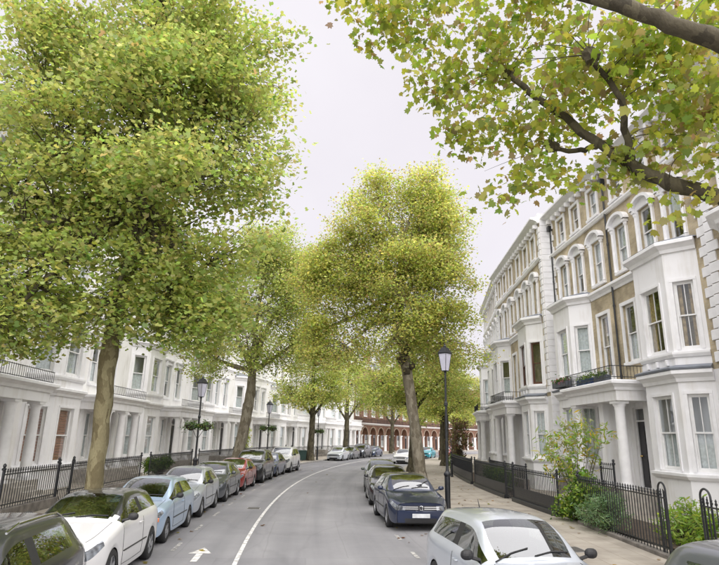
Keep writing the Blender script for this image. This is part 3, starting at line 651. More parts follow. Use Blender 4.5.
# ------------------------------------------------ white stucco terrace on the other side
def left_house(y_far, off, label, w=10.8, far=False, fills=None):
    s1 = S_at(y_far, off); ds = w * RAD / (RAD - off); h_ = heading(s1 - ds / 2)
    H = House('stucco_house', PT(s1, off), -math.pi / 2 - h_, w, False, label)
    fl = fills or {}; TOP = 15.0
    def k(t, w_, z, h, kind='plain', fill=None, **q): return dict(t=t, w=w_, z=z, h=h, kind=kind, fill=fill, **q)
    # local u runs towards the camera: porch at the far end, bay at the near end
    b0, b1, b2, b3, bd = 5.75, 6.7, 9.15, 10.1, .85
    bay = [(b0, 0), (b1, bd), (b2, bd), (b3, 0)]
    m = MB()
    wins = [dict(t=1.75, w=1.15, z=.75, h=2.95, door=True), dict(t=3.9, w=1.1, z=1.2, h=2.4, fill='net')]
    ups = (1.75, 3.9) if not far else (1.6, 3.9)
    wins += [k(t, 1.0, 5.1, 2.3, 'head', fl.get('f')) for t in ups]
    wins += [k(t, 1.0, 9.1, 1.9, 'head') for t in (1.75, 3.9, 6.7, 8.9)]
    wins += [k(t, .95, 12.1, 1.4) for t in (1.75, 3.9, 6.7, 8.9)]
    H.seg(m, (0, 0), (w, 0), -.15, TOP - .4, wins); H.part('wall', m, CREAM)
    bk = MB(); H.box(bk, 0, .25, -9, -.02, -.15, TOP - .9); H.box(bk, w - .25, w, -9, -.02, -.15, TOP - .9); H.box(bk, .25, w - .25, -9, -8.8, -.15, TOP - .9); H.part('party_wall', bk, CREAM)
    rf = MB(); H.box(rf, .02, w - .02, -8.9, -.3, TOP - .88, TOP - .75); H.part('roof', rf, SLATE)
    f_ = MB()
    for z in (.6, 4.4, 8.6, 11.7): H.box(f_, .25, w - .25, -8.7, -.35, z, z + .12)
    H.part('floor', f_, CURTAIN)
    bm = MB()
    for i, (A, B, wn_) in enumerate(((bay[0], bay[1], .78), (bay[1], bay[2], 1.3), (bay[2], bay[3], .78))):
        L = math.hypot(B[0] - A[0], B[1] - A[1])
        H.seg(bm, A, B, -.15, 8.1, [dict(t=L / 2, w=wn_, z=1.2, h=2.4, kind='bay', fill=fl.get('g', 'net'), sill=False), dict(t=L / 2, w=wn_, z=5.1, h=2.2, kind='bay', fill=fl.get('b1', 'half'), sill=False)], .16)
    H.part('bay', bm, WHITE)
    P = H.path(bay)
    for nm, pf_ in (('bay_sill', [(-.03, .95), (.06, .95), (.12, 1.05), (.12, 1.13), (-.03, 1.15)]), ('bay_sill', [(-.03, 4.82), (.05, 4.82), (.1, 4.92), (.1, 5.0), (-.03, 5.02)]), ('bay_cornice', cornice_prof(7.85, .38, .28)), ('bay_cornice', cornice_prof(4.1, .36, .25))):
        tr = MB(); moulding(tr, P, pf_); H.part(nm, tr, TRIM)
    lr = MB(); q = [Vector((*p, 8.24)) for p in [(b0 - .25, -.02), (b1 - .1, bd + .26), (b2 + .1, bd + .26), (b3 + .25, -.02)]]
    lr.add(q + [Vector((b0 + .4, .02, 8.45)), Vector((b3 - .4, .02, 8.45))], [(0, 1, 4), (1, 2, 5, 4), (2, 3, 5)]); H.part('bay_roof', lr, LEAD)
    st = MB(); moulding(st, [(b3 + .1, 0), (w, 0)], cornice_prof(4.1, .36, .25)); moulding(st, [(0, 0), (w, 0)], cornice_prof(8.46, .25, .16)); moulding(st, [(0, 0), (w, 0)], [(-.03, 11.6), (.1, 11.6), (.15, 11.7), (.15, 11.78), (-.03, 11.8)]); H.part('string_course', st, TRIM)
    cn = MB(); moulding(cn, [(0, 0), (w, 0)], cornice_prof(14.2, .4, .5)); cn.box(0, w, -.3, .08, 14.61, 15.0); H.part('cornice', cn, TRIM)
    # porch with paired columns
    py = 1.6; p0, p1 = .35, 4.95
    pf = MB(); pf.box(p0, p1, 0, py + .1, -.15, .75); H.part('porch_floor', pf, STONE)
    for i in range(4):
        s_ = MB(); s_.box(1.1, 2.4, py + .1 + i * .28, py + .1 + (i + 1) * .28, -.1, .75 - (i + 1) * .16); H.part('step', s_, STONE)
    en = MB(); en.box(p0, p1, .002, py, 3.7, 4.08); H.part('entablature', en, WHITE)
    ec = MB(); moulding(ec, [(p0, .05), (p0, py), (p1, py), (p1, .05)], cornice_prof(4.08, .36, .26)); ec.box(p0, p1, 0, py, 4.08, 4.42); H.part('porch_cornice', ec, TRIM)
    for u in (.75, 2.65, 4.55): column(H.root, u, py - .28, .75, 3.7, TRIM)
    for u in (.5, 2.5, 4.35): pl = MB(); pl.box(u, u + .4, .002, .14, .75, 3.7); H.part('pilaster', pl, WHITE)
    if far:
        bl = MB(); bl.box(p0, p1, py - .12, py + .08, 5.15, 5.28); bl.box(p0, p1, py - .1, py + .06, 4.44, 4.55)
        for i in range(20):
            u = p0 + .15 + i * (p1 - p0 - .3) / 19; bl.lathe([(.04, 4.55), (.075, 4.75), (.04, 5.0), (.06, 5.15)], 8, (u, py - .02, 0))
        tag(H.part('balustrade', bl, TRIM), kind='stuff')
    else:
        br = MB(); rl = [(p0, py + .05), (p1, py + .05)]
        for z in (4.5, 4.9): br.tube([(p0, py + .05, z), (p1, py + .05, z)], .016, 5)
        H.part('balcony_rail', br, IRON)
        for i in range(31): link('bar', bar_mesh(.5, .009, False), IRON, H.root, (p0 + (p1 - p0) * i / 30, py + .05, 4.43))
    return H
LY = 34.4
LLAB = ['white stucco house with brown blinds in its bay, behind the mossy plane trunk', 'white stucco house between the mossy plane trunk and the first basket lamp', 'cream stucco house behind the first basket lamp', 'white stucco house behind the grey plane trunk with the low fork',
        'far white balustraded house behind the second basket lamp', 'far white balustraded house behind the slender dark plane', 'white balustraded house adjoining the red brick terrace']
LH = []
LH.append(left_house(LY - 10.8, WL, 'white stucco porch house alongside the dark grey estate car', fills={'g': 'net'}))
y = LY
for i, lab in enumerate(LLAB):
    LH.append(left_house(y, WL, lab, far=i >= 4, fills={'g': 'brownblind'} if i == 0 else None))
    s = S_at(y, WL) + 10.8 * RAD / (RAD - WL); y = PT(s, WL).y
Y_RED = y

# ------------------------------------------------ red brick arcaded terrace at the bend
BUFF = pmat('buff_stone', (.36, .30, .24), .85, .15, 3)
def red_house(s_start, off, label, w=7.0):
    ds = w * RAD / (RAD - off); h_ = heading(s_start + ds / 2)
    H = House('red_brick_house', PT(s_start + ds, off), -math.pi / 2 - h_, w, False, label); TOP = 15.0
    m = MB()
    wins = [dict(t=t, w=1.1, z=6.2, h=2.2, kind='head', fill='net') for t in (1.75, 5.25)] + [dict(t=t, w=1.0, z=9.8, h=1.9, kind='plain', fill='none') for t in (1.75, 5.25)]
    H.seg(m, (0, 0), (w, 0), 4.6, TOP, wins)
    # arcade: two arched openings with a recessed front behind
    for a in range(2):
        c = 1.75 + a * 3.5; r = 1.3; sp_ = 3.0; n = 10
        x0, x1 = c - 1.75, c + 1.75
        arc = [(c - r * math.cos(math.pi * i / n), sp_ + r * math.sin(math.pi * i / n)) for i in range(n + 1)]
        m.add([(x0, 0, -.1), (c - r, 0, -.1), (c - r, 0, sp_), (x0, 0, sp_)], [(0, 1, 2, 3)]); m.add([(c + r, 0, -.1), (x1, 0, -.1), (x1, 0, sp_), (c + r, 0, sp_)], [(0, 1, 2, 3)])
        for i in range(n):
            (xa, za), (xb, zb) = arc[i], arc[i + 1]
            oa = x0 if i == 0 else x0 + 3.5 * i / n; ob = x0 + 3.5 * (i + 1) / n
            m.add([(xa, 0, za), (xb, 0, zb), (ob, 0, 4.6), (oa, 0, 4.6)], [(0, 1, 2, 3)])
            m.add([(xa, 0, za), (xb, 0, zb), (xb, -1.3, zb), (xa, -1.3, za)], [(0, 1, 2, 3)])
        m.add([(x0, 0, sp_), (c - r, 0, sp_), (x0, 0, 4.6)], [(0, 1, 2)]); m.add([(c + r, 0, sp_), (x1, 0, sp_), (x1, 0, 4.6)], [(0, 1, 2)])
    m.box(0, w, -9, -8.8, -.1, TOP - .1); m.box(.0, .2, -8.8, -1.5, -.1, TOP - .1); m.box(w - .2, w, -8.8, -1.5, -.1, TOP - .1)
    H.part('wall', m, RED)
    bk = MB(); H.seg(bk, (0, -1.3), (w, -1.3), -.1, 4.6, [dict(t=1.75, w=1.1, z=.2, h=2.9, door=True), dict(t=5.25, w=1.3, z=.9, h=2.2, fill='half')]); H.part('recessed_wall', bk, RED)
    tr = MB(); moulding(tr, [(0, 0), (w, 0)], cornice_prof(4.7, .3, .55)); moulding(tr, [(0, 0), (w, 0)], cornice_prof(9.1, .3, .2)); moulding(tr, [(0, 0), (w, 0)], cornice_prof(14.6, .42, .4)); H.part('cornice', tr, TRIM)
    for a in range(2):
        c = 1.75 + a * 3.5; r = 1.3; n = 10; ring = MB()
        for i in range(n):
            t0, t1 = math.pi * i / n, math.pi * (i + 1) / n
            q = [(c - rr * math.cos(t), .07, 3.0 + rr * math.sin(t)) for rr, t in ((1.3, t0), (1.3, t1), (1.44, t1), (1.44, t0))]
            ring.add(q + [(x, -.02, z) for x, _, z in q], [(0, 1, 2, 3), (0, 1, 5, 4), (3, 2, 6, 7)])
        H.part('arch_ring', ring, BUFF)
    for u in (.22, 3.5, w - .22): column(H.root, u, .12, 0, 3.0, BUFF)
    rl = MB()
    for z in (5.15, 5.75): rl.tube([(0, .5, z), (w, .5, z)], .025, 5)
    for i in range(36): rl.box(w * i / 36 + .05, w * i / 36 + .08, .485, .515, 5.0, 5.75)
    tag(H.part('balcony_railing', rl, IRON), kind='stuff')
    rf = MB(); rf.add([(0, -.2, TOP - .05), (w, -.2, TOP - .05), (w, -4, TOP + 2), (0, -4, TOP + 2), (0, -8.9, TOP - .05), (w, -8.9, TOP - .05)], [(0, 1, 2, 3), (3, 2, 5, 4), (0, 3, 4), (1, 2, 5)]); H.part('roof', rf, SLATE)
    ch = MB(); ch.cbox(.3, .9, -4.5, -3.2, TOP + 1, TOP + 3.4, .04); H.part('chimney', ch, RED)
    return H
s = S_at(Y_RED, WL) - 10.8 * RAD / (RAD - WL) ; s = S_at(PT(s, WL).y, WL)
for i in range(13):
    nth = ['first', 'second', 'third', 'fourth', 'fifth', 'sixth', 'seventh', 'eighth', 'ninth', 'tenth', 'eleventh', 'twelfth', 'thirteenth'][i]
    red_house(s, WL - .2, f'{nth} red brick arcaded house from the white stucco terrace'); s += 7.0 * RAD / (RAD - WL + .2)

# ---------------------------------------------------------------- cars
def subdivide(cage_v, cage_f, tags, level=2, creases=()):
    me = bpy.data.meshes.new('cage'); me.from_pydata(cage_v, [], cage_f); me.update()
    ids = sorted(set(tags)); lut = {t: i for i, t in enumerate(ids)}
    for t in ids: me.materials.append(None)
    me.polygons.foreach_set('material_index', [lut[t] for t in tags])
    ob = bpy.data.objects.new('cage', me); col.objects.link(ob)
    md = ob.modifiers.new('s', 'SUBSURF'); md.levels = level; md.render_levels = level
    dg = bpy.context.evaluated_depsgraph_get(); ev = ob.evaluated_get(dg); m2 = ev.to_mesh()
    co = np.empty(len(m2.vertices) * 3); m2.vertices.foreach_get('co', co); co = co.reshape(-1, 3)
    polys = [(tuple(p.vertices), ids[p.material_index]) for p in m2.polygons]
    ev.to_mesh_clear(); bpy.data.objects.remove(ob); bpy.data.meshes.remove(me)
    return co, polys

def submesh(name, co, faces):
    used = sorted({i for f in faces for i in f}); lut = {i: k for k, i in enumerate(used)}
    me = bpy.data.meshes.new(name); me.from_pydata([tuple(co[i]) for i in used], [], [tuple(lut[i] for i in f) for f in faces]); me.update()
    me.polygons.foreach_set('use_smooth', [True] * len(me.polygons)); return me

BASE = dict(L=4.1, W=1.76, H=1.47, nose=.74, cowl=.96, belt=.94, fo=.82, wb=2.52, wr=.31, cowld=1.18, rfd=1.98, bd=2.42, red=3.72, tail=.98, taild=4.0, roofdrop=.07, tumble=.70, tailw=.9)
def car_shell(p):
    L, W, H = p['L'], p['W'], p['H']; hw = W / 2; fa = p['fo']; ra = fa + p['wb']; ar_ = p['wr'] + .07
    sd = [0, .10, fa - ar_, fa - ar_ * .74, fa, fa + ar_ * .74, fa + ar_, None, None, p['rfd'], p['bd'], p['bd'] + .1, ra - ar_, ra - ar_ * .74, ra, ra + ar_ * .74, None, None, L]
    cw = max(p['cowld'], fa + ar_ + .03); sd[7] = cw; sd[8] = (cw + p['rfd']) / 2
    sd[16] = max(p['red'], ra + ar_ + .02); sd[17] = max(p['taild'], sd[16] + .14)
    if sd[11] > sd[12] - .08: sd[10] = sd[12] - .3; sd[11] = sd[12] - .2
    n = len(sd)
    def zb(i):
        if i in (2, 6): return .24
        if i in (3, 5): return p['wr'] + ar_ * .62
        if i == 4: return p['wr'] + ar_
        if i in (12,): return .24
        if i in (13, 15): return p['wr'] + ar_ * .62
        if i == 14: return p['wr'] + ar_
        if i == 16: return .27
        return .2 if 0 < i < n - 1 else .24
    def wf(d):     # plan width factor
        f = 1 - .20 * max(0, 1 - d / .55) ** 2; r_ = 1 - (1 - p['tailw']) * max(0, 1 - (L - d) / .6) ** 2
        return min(f, r_)
    def hood(d): t = min(1, d / cw); return p['nose'] + (p['cowl'] - p['nose']) * (t ** .75)
    def belt(d): return p['belt'] + .05 * (d - cw) / (L - cw)
    def roof(d):
        t = (d - p['rfd']) / (p['red'] - p['rfd']); return H - p['roofdrop'] * max(0, t - .25) ** 2 / .56 - .012 * max(0, .25 - t)
    V = []
    for i, d in enumerate(sd):
        row = []; w = hw * wf(d); b = zb(i)
        if i <= 7: bz = hood(d)
        elif i >= 17: bz = p['tail'] if i == 17 else p['tail'] - .06
        else: bz = belt(d)
        low = max(.36, b + .06); midz = max(.60, b + .10)
        top3 = bz - .07 if i > 7 else min(bz - .05, max(midz + .06, bz - .09))
        if i <= 1: midz = .47; top3 = .545 * p['nose'] / .74
        if i >= 17: midz = .58
        row.append((w * .975, b)); row.append((w * 1.0, low)); row.append((w * 1.0, midz)); row.append((w * .985, max(top3, midz + .04)))
        if i <= 7:
            z4 = bz - .035 if i > 1 else bz - .06
            row.append((w * .93, max(z4, row[3][1] + .02)))
            row.append((w * .80, bz - .008)); row.append((w * .64, bz + .01)); row.append((w * .33, bz + .025)); row.append((0, bz + .03))
        elif i == 8:
            t = .5; zr = roof(p['rfd']); row.append((w * .93, bz)); z5 = bz + (zr - .1 - bz) * t
            row.append((w * (.93 + (p['tumble'] - .93) * t * .9), z5)); row.append((w * (.74), z5 + .045)); row.append((w * .38, z5 + .085)); row.append((0, z5 + .095))
        elif i <= 16:
            zr = roof(d); tf = p['tumble'] - (.03 if i == 16 else 0)
            row.append((w * .93, bz)); row.append((w * tf, zr - .1)); row.append((w * (tf - .075), zr - .035)); row.append((w * .33, zr - .006)); row.append((0, zr))
        else:
            row.append((w * .93, bz - .0)); row.append((w * .80, bz + .02)); row.append((w * .66, bz + .03)); row.append((w * .33, bz + .035)); row.append((0, bz + .04))
        V.append(row)
    verts = []; idx = {}
    def xof(d): return L / 2 - d
    for i in range(n):
        for j in range(17):
            jj = j if j <= 8 else 16 - j; y, z = V[i][jj]; x = xof(sd[i])
            if i in (0, 1): x += .05 * (1 - (y / hw) ** 2) * (1 if i == 0 else .3)
            if i == 8 or i == 7: x += .10 * (1 - (y / hw) ** 2) * (1 if jj >= 6 else 0)
            if i == n - 1: x -= .05 * (1 - (y / hw) ** 2)
            idx[(i, j)] = len(verts); verts.append((x, y if j <= 8 else -y, z))
    faces = []; tags = []
    for i in range(n - 1):
        for j in range(16):
            jj = j if j < 8 else 15 - j; side = 'L' if j < 8 else 'R'; t = 'body'
            if jj >= 6 and i in (7, 8): t = 'windscreen'
            elif jj >= 6 and i == 16: t = 'rear_window'
            elif jj == 4 and i in (7, 8, 9): t = 'sideF' + side
            elif jj == 4 and i == 10: t = 'pillar' + side
            elif jj == 4 and i in (11, 12, 13, 14): t = 'sideR' + side
            elif jj == 3 and i in (0, 1): t = 'headlight' + side
            elif jj == 3 and i == 17: t = 'tail' + side
            elif jj == 2 and i == 17: t = 'tail' + side
            elif jj == 0 and i not in (3, 4, 13, 14, 2, 5, 12, 15): t = 'sill%d' % (0 if i < 4 else 1 if i < 14 else 2) + side if p.get('cladding') else 'body'
            faces.append((idx[(i, j)], idx[(i + 1, j)], idx[(i + 1, j + 1)], idx[(i, j + 1)])); tags.append(t)
    # front and rear caps: rows 0..5, seven columns
    for end in (0, n - 1):
        g = {}
        for r in range(6):
            for c in range(7):
                if c == 0: g[(r, c)] = idx[(end, r)]
                elif c == 6: g[(r, c)] = idx[(end, 16 - r)]
                elif r == 5: g[(r, c)] = idx[(end, 5 + c)]
                else:
                    yl = V[end][r][0]; fy = (.66, .36, 0, -.36, -.66)[c - 1]; z = V[end][r][1]; x = xof(sd[end]) + (.06 if end == 0 else -.05) * (1 - fy * fy) * (1.0 if r in (1, 2, 3) else .6)
                    g[(r, c)] = len(verts); verts.append((x, yl * fy, z))
        for r in range(5):
            for c in range(6):
                t = 'body'
                if end == 0:
                    if r == 3 and c in (0, 5): t = 'headlight' + ('L' if c == 0 else 'R')
                    elif r == 3 and c in (1, 2, 3, 4): t = 'grille'
                    elif r == 0 and c in (1, 2, 3, 4): t = 'intakeF'
                else:
                    if r in (2, 3) and c in (0, 5): t = 'tail' + ('L' if c == 0 else 'R')
                    elif r == 0: t = 'intakeR'
                f = (g[(r, c)], g[(r, c + 1)], g[(r + 1, c + 1)], g[(r + 1, c)])
                faces.append(f); tags.append(t)
    co, polys = subdivide(verts, faces, tags, 2)
    return co, polys, sd, V

WHEELM = {}
def wheel_meshes(r):
    k = round(r, 2)
    if k not in WHEELM:
        t = MB(); t.lathe([(r * .66, -.095), (r * .9, -.1), (r * .985, -.075), (r, -.04), (r, .04), (r * .985, .075), (r * .9, .1), (r * .66, .095)], 28, axis='y', cap=False)
        m = MB(); m.lathe([(r * .68, -.09), (r * .68, .085), (r * .62, .085), (r * .60, .03), (r * .6, -.08)], 28, axis='y', cap=False)
        for i in range(5):
            a = 2 * math.pi * i / 5; c, s = math.cos(a), math.sin(a)
            for (w0, w1) in ((.045, .03),):
                vs = []
                for y in (.045, .075):
                    for (rr, ww) in ((r * .12, w0), (r * .63, w1)):
                        for sg in (-1, 1): vs.append((c * rr - s * ww * sg, y + (.008 if rr > .1 else 0), s * rr + c * ww * sg))
                m.add(vs, [(0, 1, 3, 2), (4, 6, 7, 5), (0, 4, 5, 1), (2, 3, 7, 6), (0, 2, 6, 4), (1, 5, 7, 3)])
        m.lathe([(r * .17, .03), (r * .17, .08), (r * .1, .09), (.0, .09)], 12, axis='y')
        d = MB(); d.lathe([(.0, .0), (r * .6, .0), (r * .6, .01), (0, .01)], 20, axis='y')
        WHEELM[k] = (t.mesh('tyre', True), m.mesh('wheel'), d.mesh('brake_disc'))
    return WHEELM[k]

SHELLS = {}
def _ell():
    m = MB(); m.lathe([(math.sin(math.pi * i / 8) ** .7, -math.cos(math.pi * i / 8)) for i in range(9)], 14); return m.v, m.f
ELL = _ell()
def make_car(name, label, cat, pos, head, colour, roofcol=None, key='hatch', over=None, detail=1, plate=True, amber=False, rails=False, antenna=False, emblem=None, tailfirst=False):
    p = dict(BASE); p.update(over or {})
    if key not in SHELLS:
        co, polys, sd, V = car_shell(p); groups = {}
        for f, t in polys: groups.setdefault(t, []).append(f)
        meshes = {}
        if True:
            rf = [f for f in groups['body'] if np.mean([co[i][2] for i in f]) > p['belt'] + .12]
            s_ = set(rf); groups['roof'] = rf; groups['body'] = [f for f in groups['body'] if f not in s_]
        for t, fs in groups.items(): meshes[t] = submesh(t, co, fs)
        bvh = BVHTree.FromPolygons([tuple(c) for c in co], [f for f, _ in polys])
        SHELLS[key] = (meshes, bvh, sd, V)
    meshes, bvh, sd, V = SHELLS[key]; L, W, H = p['L'], p['W'], p['H']; hw = W / 2
    root = empty(name, pos, head); tag(root, label, cat)
    def own(nm, me, mat):
        o = link(nm, me, None, root)
        if len(me.materials) == 0: me.materials.append(None)
        o.material_slots[0].link = 'OBJECT'; o.material_slots[0].material = mat; return o
    body = own('body', meshes['body'], colour); own('roof', meshes['roof'], roofcol or colour)
    NM = {'windscreen': ('windscreen', CARGLASS), 'rear_window': ('rear_window', CARGLASS), 'sideFL': ('side_window', CARGLASS), 'sideFR': ('side_window', CARGLASS), 'sideRL': ('side_window', CARGLASS), 'sideRR': ('side_window', CARGLASS),
          'pillarL': ('door_pillar', BLACKP), 'pillarR': ('door_pillar', BLACKP), 'headlightL': ('headlight', LAMPW), 'headlightR': ('headlight', LAMPW), 'tailL': ('tail_light', REDL), 'tailR': ('tail_light', REDL),
          'grille': ('grille', BLACKP), 'intakeF': ('bumper_intake', BLACKP), 'intakeR': ('bumper_intake', BLACKP)}
    for t in meshes:
        if t.startswith('sill'): NM[t] = ('sill', BLACKP)
    for t, (nm, mt) in NM.items():
        if t in meshes: own(nm, meshes[t], mt)
    fx = L / 2 - p['fo']; rx = fx - p['wb']; ty, wh, bd = wheel_meshes(p['wr'])
    for x in (fx, rx):
        for sg in (1, -1):
            o = link('wheel', wh, ALLOY, root, (x, sg * (hw - .11), p['wr'])); o.rotation_euler = (0, random.random() * 3, 0)
            if sg < 0: o.rotation_euler = (0, random.random() * 3, math.pi)
            link('tyre', ty, RUBBER, o); link('brake_disc', bd, BLACKP, o)
    ub = MB(); ub.cbox(-L / 2 + .25, L / 2 - .25, -hw + .26, hw - .26, .17, .55, .05); ub.box(fx + .42, L / 2 - .12, -hw * .8, hw * .8, .2, .5); ub.box(rx + .42, fx - .42, -hw + .06, hw - .06, .18, .45); ub.box(-L / 2 + .12, rx - .42, -hw * .85, hw * .85, .24, .5)
    own('underbody', ub.mesh('underbody'), BLACKP)
    # interior
    cwx = L / 2 - sd[7]
    it = MB(); it.cbox(cwx - .62, cwx - .1, -hw * .82, hw * .82, .55, p['cowl'] - .03, .06); own('dashboard', it.mesh('dashboard'), BLACKP)
    for (x, ys) in ((L / 2 - p['bd'] - .02, (-.36, .36)), (L / 2 - p['bd'] - .9, (-.38, .38))):
        for y in ys:
            sm = MB(); sm.cbox(x - .05, x + .48, y - .25, y + .25, .35, .52, .06); sm.cbox(x - .14, x, y - .24, y + .24, .45, 1.02 + (H - 1.47) * .8, .05); sm.cbox(x - .12, x - .03, y - .13, y + .13, 1.05 + (H - 1.47) * .8, 1.22 + (H - 1.47) * .8, .035)
            own('seat', sm.mesh('seat'), SEATM)
    if detail:
        sw = MB(); cx_ = cwx - .68; n = 14
        sw.tube([(cx_ + .08 * math.sin(2 * math.pi * i / n), -.36 + .18 * math.cos(2 * math.pi * i / n), p['cowl'] - .03 + .17 * math.sin(2 * math.pi * i / n)) for i in range(n + 1)], .016, 6); own('steering_wheel', sw.mesh('steering_wheel'), BLACKP)
    # mirrors
    for sg in (1, -1):
        mm = MB(); mx = cwx - .16; my = sg * (hw * .95); z = p['belt'] + .05
        mm.v += [(mx - .01 + a_ * .075 * (1 if a_ > 0 else .75), my + sg * (.125 + b_ * .095), z + .06 + c2_ * .068) for a_, b_, c2_ in ELL[0]]; mm.f += ELL[1]; mm.tube([(mx, my - sg * .06, z - .01), (mx, my + sg * .08, z + .03)], .025, 6)
        own('door_mirror', mm.mesh('door_mirror'), BLACKP if over and over.get('blackmirror') else colour)
    # plates and badge, wipers, door gaps
    def front_x(y, z, sgn=1):
        h = bvh.ray_cast(Vector((sgn * (L / 2 + 1), y, z)), Vector((-sgn, 0, 0))); return h[0].x if h[0] else sgn * L / 2
    if plate:
        z = .43; x = max(front_x(0, z), front_x(.25, z)); pm = MB(); pm.cbox(x - .04, x + .015, -.26, .26, z - .055, z + .055, .006); own('number_plate', pm.mesh('number_plate'), PLATE)
    if detail:
        z = (V[0][3][1] + V[0][4][1]) / 2; x = front_x(0, z)
        em = MB(); em.lathe([(.0, x - .03), (.055, x - .03), (.055, x + .018), (.04, x + .02)], 18, (0, 0, z), 'x')
        if emblem == 'vw':
            em = MB(); em.tube([(x + .02, .06 * math.cos(a), z + .06 * math.sin(a)) for a in [2 * math.pi * i / 20 for i in range(21)]], .008, 6)
            for pts in (((-.022, .052), (0, .005), (.022, .052)), ((-.045, .03), (-.022, -.045), (0, .0), (.022, -.045), (.045, .03))): em.tube([(x + .02, a, z + b) for a, b in pts], .006, 5)
        elif emblem == 'chevron':
            em = MB()
            for dz in (0, .045): em.tube([(x + .02, a, z + b + dz) for a, b in ((-.07, -.05), (0, .0), (.07, -.05))], .011, 6)
        own('badge', em.mesh('badge'), CHROME)
        for dz in (-.025, .025):
            for sg in (1, -1): gs = MB(); gs.tube([(front_x(sg * y, z + dz) + .006, sg * y, z + dz) for y in (.09, .2, .32, .42, hw * .6)], .006, 5); own('grille_bar', gs.mesh('grille_bar'), CHROME)
        if amber:
            for sg in (1, -1):
                am = MB(); zz = V[0][3][1] + .04; y = sg * hw * .83; x = front_x(y, zz); am.cbox(x - .08, x + .012, y - .075, y + .075, zz - .04, zz + .05, .015); own('indicator_light', am.mesh('indicator_light'), AMBER)
        def on_glass(x, y):
            h = bvh.ray_cast(Vector((x, y, 3)), Vector((0, 0, -1))); return Vector((x, y, (h[0].z if h[0] else 1) + .012))
        for (y0, y1) in ((-.02, .52), (-.6, -.08)): wp = MB(); wp.tube([on_glass(cwx + .03 - .0, y0), on_glass(cwx - .03, (y0 + y1) / 2), on_glass(cwx - .07, y1)], .01, 5); own('wiper', wp.mesh('wiper'), BLACKP)
        def side(d, z, sg):
            h = bvh.ray_cast(Vector((L / 2 - d, sg * 3, z)), Vector((0, -sg, 0))); return Vector((L / 2 - d, (h[0].y if h[0] else sg * hw) + sg * .002, z))
        for sg in (1, -1):
            bt = p['belt']; gp = MB(); hd = MB(); st_ = MB()
            for pts in ([(sd[7] + .05, bt - .03), (sd[7] + .03, .7), (sd[7] + .06, .3)], [(sd[10] + .05, bt - .02), (sd[10] + .05, .6), (sd[10] + .03, .3)], [(sd[7] + .06, .3), ((sd[7] + sd[10]) / 2, .29), (sd[10] + .03, .3)]):
                q = []
                for a in range(len(pts) - 1):
                    for t in range(5): q.append(side(pts[a][0] + (pts[a + 1][0] - pts[a][0]) * t / 5, pts[a][1] + (pts[a + 1][1] - pts[a][1]) * t / 5, sg))
                q.append(side(*pts[-1], sg)); gp.tube(q, .0045, 4)
            st_.tube([side(d, .52, sg) + Vector((0, sg * .004, 0)) for d in np.linspace(p['fo'] + .5, p['fo'] + p['wb'] - .5, 8)], .013, 5)
            a = side(sd[10] - .25, bt - .1, sg); b = side(sd[10] - .07, bt - .1, sg); hd.tube([a, a + Vector((-.02, sg * .03, 0)), b + Vector((.02, sg * .03, 0)), b], .012, 6)
            own('door_gap', gp.mesh('door_gap'), BLACKP); own('door_handle', hd.mesh('door_handle'), colour); own('side_strip', st_.mesh('side_strip'), BLACKP)
        # bonnet shut line
        for sg in (1, -1): bl = MB(); bl.tube([on_glass(L / 2 - d, sg * hw * .74 * (1 - .2 * max(0, 1 - d / .55) ** 2)) - Vector((0, 0, .011)) for d in np.linspace(.16, sd[7] - .05, 10)], .004, 4); own('bonnet_gap', bl.mesh('bonnet_gap'), BLACKP)
    if rails:
        for sg in (1, -1):
            rm = MB(); xs = np.linspace(L / 2 - p['rfd'] - .15, L / 2 - p['red'] + .1, 7); pts = []
            for i, x in enumerate(xs):
                h = bvh.ray_cast(Vector((x, sg * hw * .6, 3)), Vector((0, 0, -1))); pts.append((x, sg * hw * .6, h[0].z + (.05 if 0 < i < 6 else .0)))
            rm.tube(pts, .016, 6); own('roof_rail', rm.mesh('roof_rail'), CHROME)
    if antenna:
        am = MB(); x = L / 2 - p['red'] + .35; h = bvh.ray_cast(Vector((x, 0, 3)), Vector((0, 0, -1))); am.tube([(x, 0, h[0].z - .01), (x - .08, 0, h[0].z + .13)], [.012, .004], 6); own('aerial', am.mesh('aerial'), BLACKP)
    return root

def car_at(y, off, turn=0, flip=False):
    s = S_at(y, off); q = PT(s, off); h = heading(s)
    # facing the camera (towards -tangent) unless flipped
    ang = math.atan2(-math.cos(h), -math.sin(h)) + (math.pi if flip else 0)
    return q, ang + R(turn)
P_NAVY = paint('navy_car_paint', (.012, .022, .06)); P_SILVER = paint('silver_car_paint', (.56, .60, .66), .35, .3); P_WHITE = paint('white_car_paint', (.66, .66, .67), 0, .3)
P_LBLUE = paint('pale_blue_car_paint', (.40, .52, .68), .4); P_BLACK = paint('black_car_paint', (.012, .013, .017)); P_GREY = paint('grey_car_paint', (.10, .11, .125), .5); P_RED = paint('red_car_paint', (.28, .025, .02), .2)
P_DGREEN = paint('dark_green_grey_car_paint', (.06, .075, .07), .4); P_TEAL = paint('teal_car_paint', (.03, .32, .42), .1); P_BLUE = paint('dark_blue_car_paint', (.03, .05, .11), .3); P_GUN = paint('gunmetal_car_paint', (.05, .052, .06), .5); P_MID = paint('mid_grey_car_paint', (.15, .16, .18), .4); P_LSIL = paint('light_silver_car_paint', (.42, .45, .5), .3)

